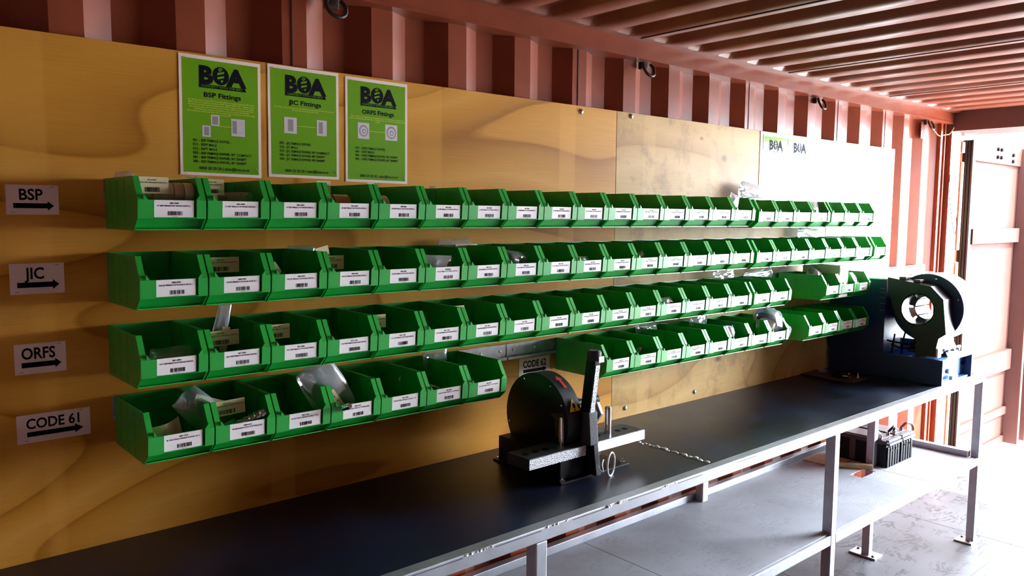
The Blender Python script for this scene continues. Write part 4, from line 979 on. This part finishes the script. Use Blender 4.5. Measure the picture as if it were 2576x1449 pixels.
HC = (-.456, 1.257)
def plate_with_hole(outer, c, r, x0, x1, n=48):
    bm = bmesh.new()
    ov = [bm.verts.new((0, y, z)) for y, z in outer]; hv = [bm.verts.new((0, c[0]+r*math.cos(2*PI*k/n), c[1]+r*math.sin(2*PI*k/n))) for k in range(n)]
    es = [bm.edges.new((ov[i], ov[(i+1) % len(ov)])) for i in range(len(ov))]+[bm.edges.new((hv[i], hv[(i+1) % n])) for i in range(n)]
    bmesh.ops.triangle_fill(bm, use_beauty=True, use_dissolve=False, edges=es)
    bm.verts.index_update(); V = [v.co.copy() for v in bm.verts]; F = [[v.index for v in f.verts] for f in bm.faces]; bm.free()
    mb = MB(); m = len(V); no = len(outer)
    vs = [(x0, v.y, v.z) for v in V]+[(x1, v.y, v.z) for v in V]; fs = []
    for f in F:
        a, b_, c_ = [V[i] for i in f[:3]]
        s = (b_.y-a.y)*(c_.z-a.z)-(b_.z-a.z)*(c_.y-a.y)
        f1 = f if s < 0 else f[::-1]
        fs.append(tuple(f1)); fs.append(tuple(i+m for i in f1[::-1]))
    ar = sum(outer[i][0]*outer[(i+1) % no][1]-outer[(i+1) % no][0]*outer[i][1] for i in range(no))
    for i in range(no):
        j = (i+1) % no; q = (i, j, m+j, m+i); fs.append(q if ar < 0 else q[::-1])
    for i in range(n):
        j = (i+1) % n; fs.append((no+i, no+j, m+no+j, m+no+i))
    mb.add(vs, fs); return mb
outer = [(-.307, 1.405), (-.512, 1.374), (-.572, 1.314), (-.592, 1.150), (-.560, 1.125), (-.545, 1.040), (-.456, 1.022), (-.456, 1.105), (-.412, 1.170), (-.360, 1.215), (-.335, 1.26), (-.330, 1.30), (-.312, 1.33)]
b = plate_with_hole(outer, HC, .079, 4.018, 4.125); gp(b, 'head_plate', 'darkplate')
b = MB(); b.lathe([(.079, 4.020), (.079, 4.150), (.074, 4.150), (.074, 4.020)], 'x', (0, HC[0], HC[1]), 48, cap=False); b.f = [f[::-1] for f in b.f]; gp(b, 'head_liner', 'chrome', True)
for k in range(8):
    a0, a1 = 2*PI*(k+.08)/8, 2*PI*(k+.92)/8; pts = []
    for i in range(7): a = a0+(a1-a0)*i/6; pts.append((HC[0]+.079*math.cos(a), HC[1]+.079*math.sin(a)))
    for i in range(7): a = a1-(a1-a0)*i/6; pts.append((HC[0]+.056*math.cos(a), HC[1]+.056*math.sin(a)))
    q = MB(); q.prism(pts, 'x', 4.135, 4.30); gp(q, 'die_segment', 'chrome' if k % 3 else 'darkplate')
b = MB(); b.lathe([(.079, 4.130), (.166, 4.130), (.169, 4.134)], 'x', (0, HC[0], HC[1]), 64, cap=False); gp(b, 'drum_face', 'navy', True)
b = MB(); b.lathe([(.169, 4.134), (.169, 4.310), (.160, 4.318), (.079, 4.318)], 'x', (0, HC[0], HC[1]), 64, cap=False); gp(b, 'drum', 'white_plastic', True)
for a in (20, 75, 140):
    q = MB(); q.lathe([(.006, 0), (.006, -.004), (.003, -.005)], 'x', (4.130, HC[0]-.150*math.cos(math.radians(a)), HC[1]+.150*math.sin(math.radians(a))), 8); gp(q, 'drum_bolt', 'chrome')
b = MB(); b.prism([(-.56, 1.022), (-.36, 1.022), (-.40, 1.10), (-.52, 1.10)], 'x', 4.15, 4.30); gp(b, 'drum_saddle', 'darkplate')
for y, z in ((-.372, 1.396), (-.440, 1.386)):
    q = MB(); q.box((4.035, y-.016, z), (4.10, y+.016, z+.014)); gp(q, 'top_block', 'brownplate', bevel=.002)
b = MB(); b.box((4.022, -.560, 1.028), (4.068, -.500, 1.076)); gp(b, 'gauge_box', 'white_plastic', bevel=.006)
b = MB(); b.box((4.0195, -.552, 1.034), (4.0222, -.510, 1.070)); gp(b, 'gauge_face', 'rust', bevel=.002)
b = MB(); b.box((4.19, -.42, 1.022), (4.30, -.31, 1.085)); gp(b, 'valve_block', 'blue', bevel=.003)
b = MB()
for pts in ([(4.05, -.305, 1.085), (4.08, -.34, 1.075), (4.12, -.39, 1.07), (4.16, -.44, 1.09)], [(4.05, -.33, 1.022), (4.052, -.335, 1.07), (4.06, -.338, 1.12)], [(4.10, -.305, 1.06), (4.11, -.35, 1.045), (4.14, -.41, 1.05), (4.16, -.46, 1.04)], [(4.07, -.37, 1.022), (4.075, -.372, 1.08), (4.09, -.378, 1.14)]):
    b.tube(catmull(pts), .0045, 8)
gp(b, 'hydraulic_hose', 'blackplastic', True)
b = MB()
for x in (4.15, 4.22, 4.28): b.cyl((x, -.565, 1.052), 'y', .008, .03, 10)
b.cyl((4.12, -.55, 1.058), 'x', .007, .2, 10); gp(b, 'hydraulic_fitting', 'chrome', True)
# tools on the bench beside it
pt = MB(); pt.box((3.742, -.288, ZB-.0002), (3.922, -.012, ZB+.008)); tag(obj('steel_plate', pt, 'brownplate', bevel=.002), 'flat brownish steel plate lying on the bench before the blue machine', 'plate')
tl = thing('screwdriver', 'stubby tool with black handle and shiny tip on the flat steel plate', 'tool', (3.795, -.18, ZB+.021))
b = MB(); b.lathe([(.008, .0), (.012, .006), (.012, .05), (.009, .056)], 'y', (0, -.03, 0), 14); obj('handle', b, 'blackplastic', tl, smooth=True)
b = MB(); b.lathe([(.009, -.028), (.010, 0)], 'y', (0, -.03, 0), 14); obj('tip', b, 'chrome', tl, smooth=True)
b = MB(); b.box((3.845, -.085, ZB+.008), (3.885, -.05, ZB+.020)); tag(obj('metal_bracket', b, 'galv', bevel=.002), 'small folded metal bracket at the back of the flat steel plate', 'bracket')
for k, (x, y) in enumerate(((3.845, -.215), (3.868, -.250))):
    b = MB(); b.lathe([(.006, 0), (.006, .004), (.003, .004), (.003, .022)], 'z', (x, y, ZB+.008), 8); tag(obj('small_bolt', b, 'zinc', smooth=True), ['small upright bolt on the steel plate, farther from the bench edge', 'small upright bolt on the steel plate, nearer the bench edge'][k], 'bolt')

# ================================================================== WALL AND ROOF HARDWARE
for k, x in enumerate((1.118, 2.468, 3.820, 5.160)):
    t = thing('lashing_ring', ['iron lashing ring under the top rail above the JIC poster', 'iron lashing ring under the top rail above the knotty plywood sheet', 'iron lashing ring under the top rail above the white board', 'iron lashing ring in the far corner by the door header'][k], 'lashing ring', (x, -.005, 2.300))
    b = MB(); b.box((-.020, -.002, -.032), (.020, .0165, -.004)); obj('mount_plate', b, 'rust', t, bevel=.002)
    b = MB(); b.tube(catmull([(-.020, -.010, -.010), (-.030, -.020, -.028), (-.022, -.030, -.052), (.0, -.034, -.061), (.022, -.030, -.052), (.030, -.020, -.028), (.020, -.010, -.010)]), .0058, 10); obj('ring', b, 'rust', t, smooth=True)
b = MB(); b.box((5.105, .0095, 2.185), (5.165, .0122, 2.285), 0)
for i in range(9): 
    for sx in (0, 1): b.lathe([(.0045, 0), (.0045, .0004)], 'y', (5.122+.024*sx+(.006 if i % 2 else -.006), .0090, 2.275-.0105*i), 8, 1)
tag(obj('perforated_strap', b, ['paint', 'ink']), 'small perforated strap high in the far corner of the wall', 'strap')
cable('rope', [(5.16, -.035, 2.245), (5.22, -.05, 2.205), (5.30, -.055, 2.215), (5.36, -.06, 2.225), (5.45, -.05, 2.27)], .003, 'rope', 'straw coloured cord hanging from the far corner lashing ring', 'cord', 6)
cable('wire', [(5.497, -.024, 1.98), (5.497, -.030, 1.85), (5.497, -.05, 1.70), (5.497, -.072, 1.60), (5.50, -.080, 1.64), (5.50, -.074, 1.72)], .0022, 'ink', 'thin black wire drooping down the corner post', 'wire', 6)
gx = thing('wall_bracket_rail', 'pale galvanised rail on the far wall above the silver drum', 'rail', (4.93, 0, 1.38))
b = MB(); b.box((-.33, .004, -.016), (.33, .012, .030)); b.box((-.33, -.022, -.020), (.37, .012, -.016)); obj('rail_web', b, 'galv', gx, bevel=.001)
for x in (-.30, 0, .26): q = MB(); q.box((x-.004, .003, .000), (x+.004, .0042, .016)); obj('slot', q, 'ink', gx)
for k, x in enumerate((4.905, 5.055, 5.205, 5.345)):
    b = MB(); b.tube([(.042*math.cos(2*PI*i/28), 0, .042*math.sin(2*PI*i/28)) for i in range(28)], .005, 8, closed=True)
    b.tube([(.018*math.cos(2*PI*i/20), 0, .018*math.sin(2*PI*i/20)) for i in range(20)], .004, 8, closed=True)
    for i in range(6): a = 2*PI*i/6+.26; b.tube([(.018*math.cos(a), 0, .018*math.sin(a)), (.042*math.cos(a), 0, .042*math.sin(a))], .003, 6)
    tag(obj('spoked_ring', b, 'white_plastic', None, (x, -.012, 1.315), True), ['white spoked ring under the galvanised rail, first from the white board', 'white spoked ring under the galvanised rail, second from the white board', 'white spoked ring under the galvanised rail, second from the corner post', 'white spoked ring under the galvanised rail, nearest the corner post'][k], 'spoked ring')
tb = MB(); tb.box((4.60, -.075, 1.325), (4.76, -.010, 1.358)); tb.box((4.595, -.08, 1.352), (4.765, -.006, 1.359))
tag(obj('blue_tray', tb, 'blue', bevel=.003), 'small blue tray on the far wall under the end of the galvanised rail', 'tray')
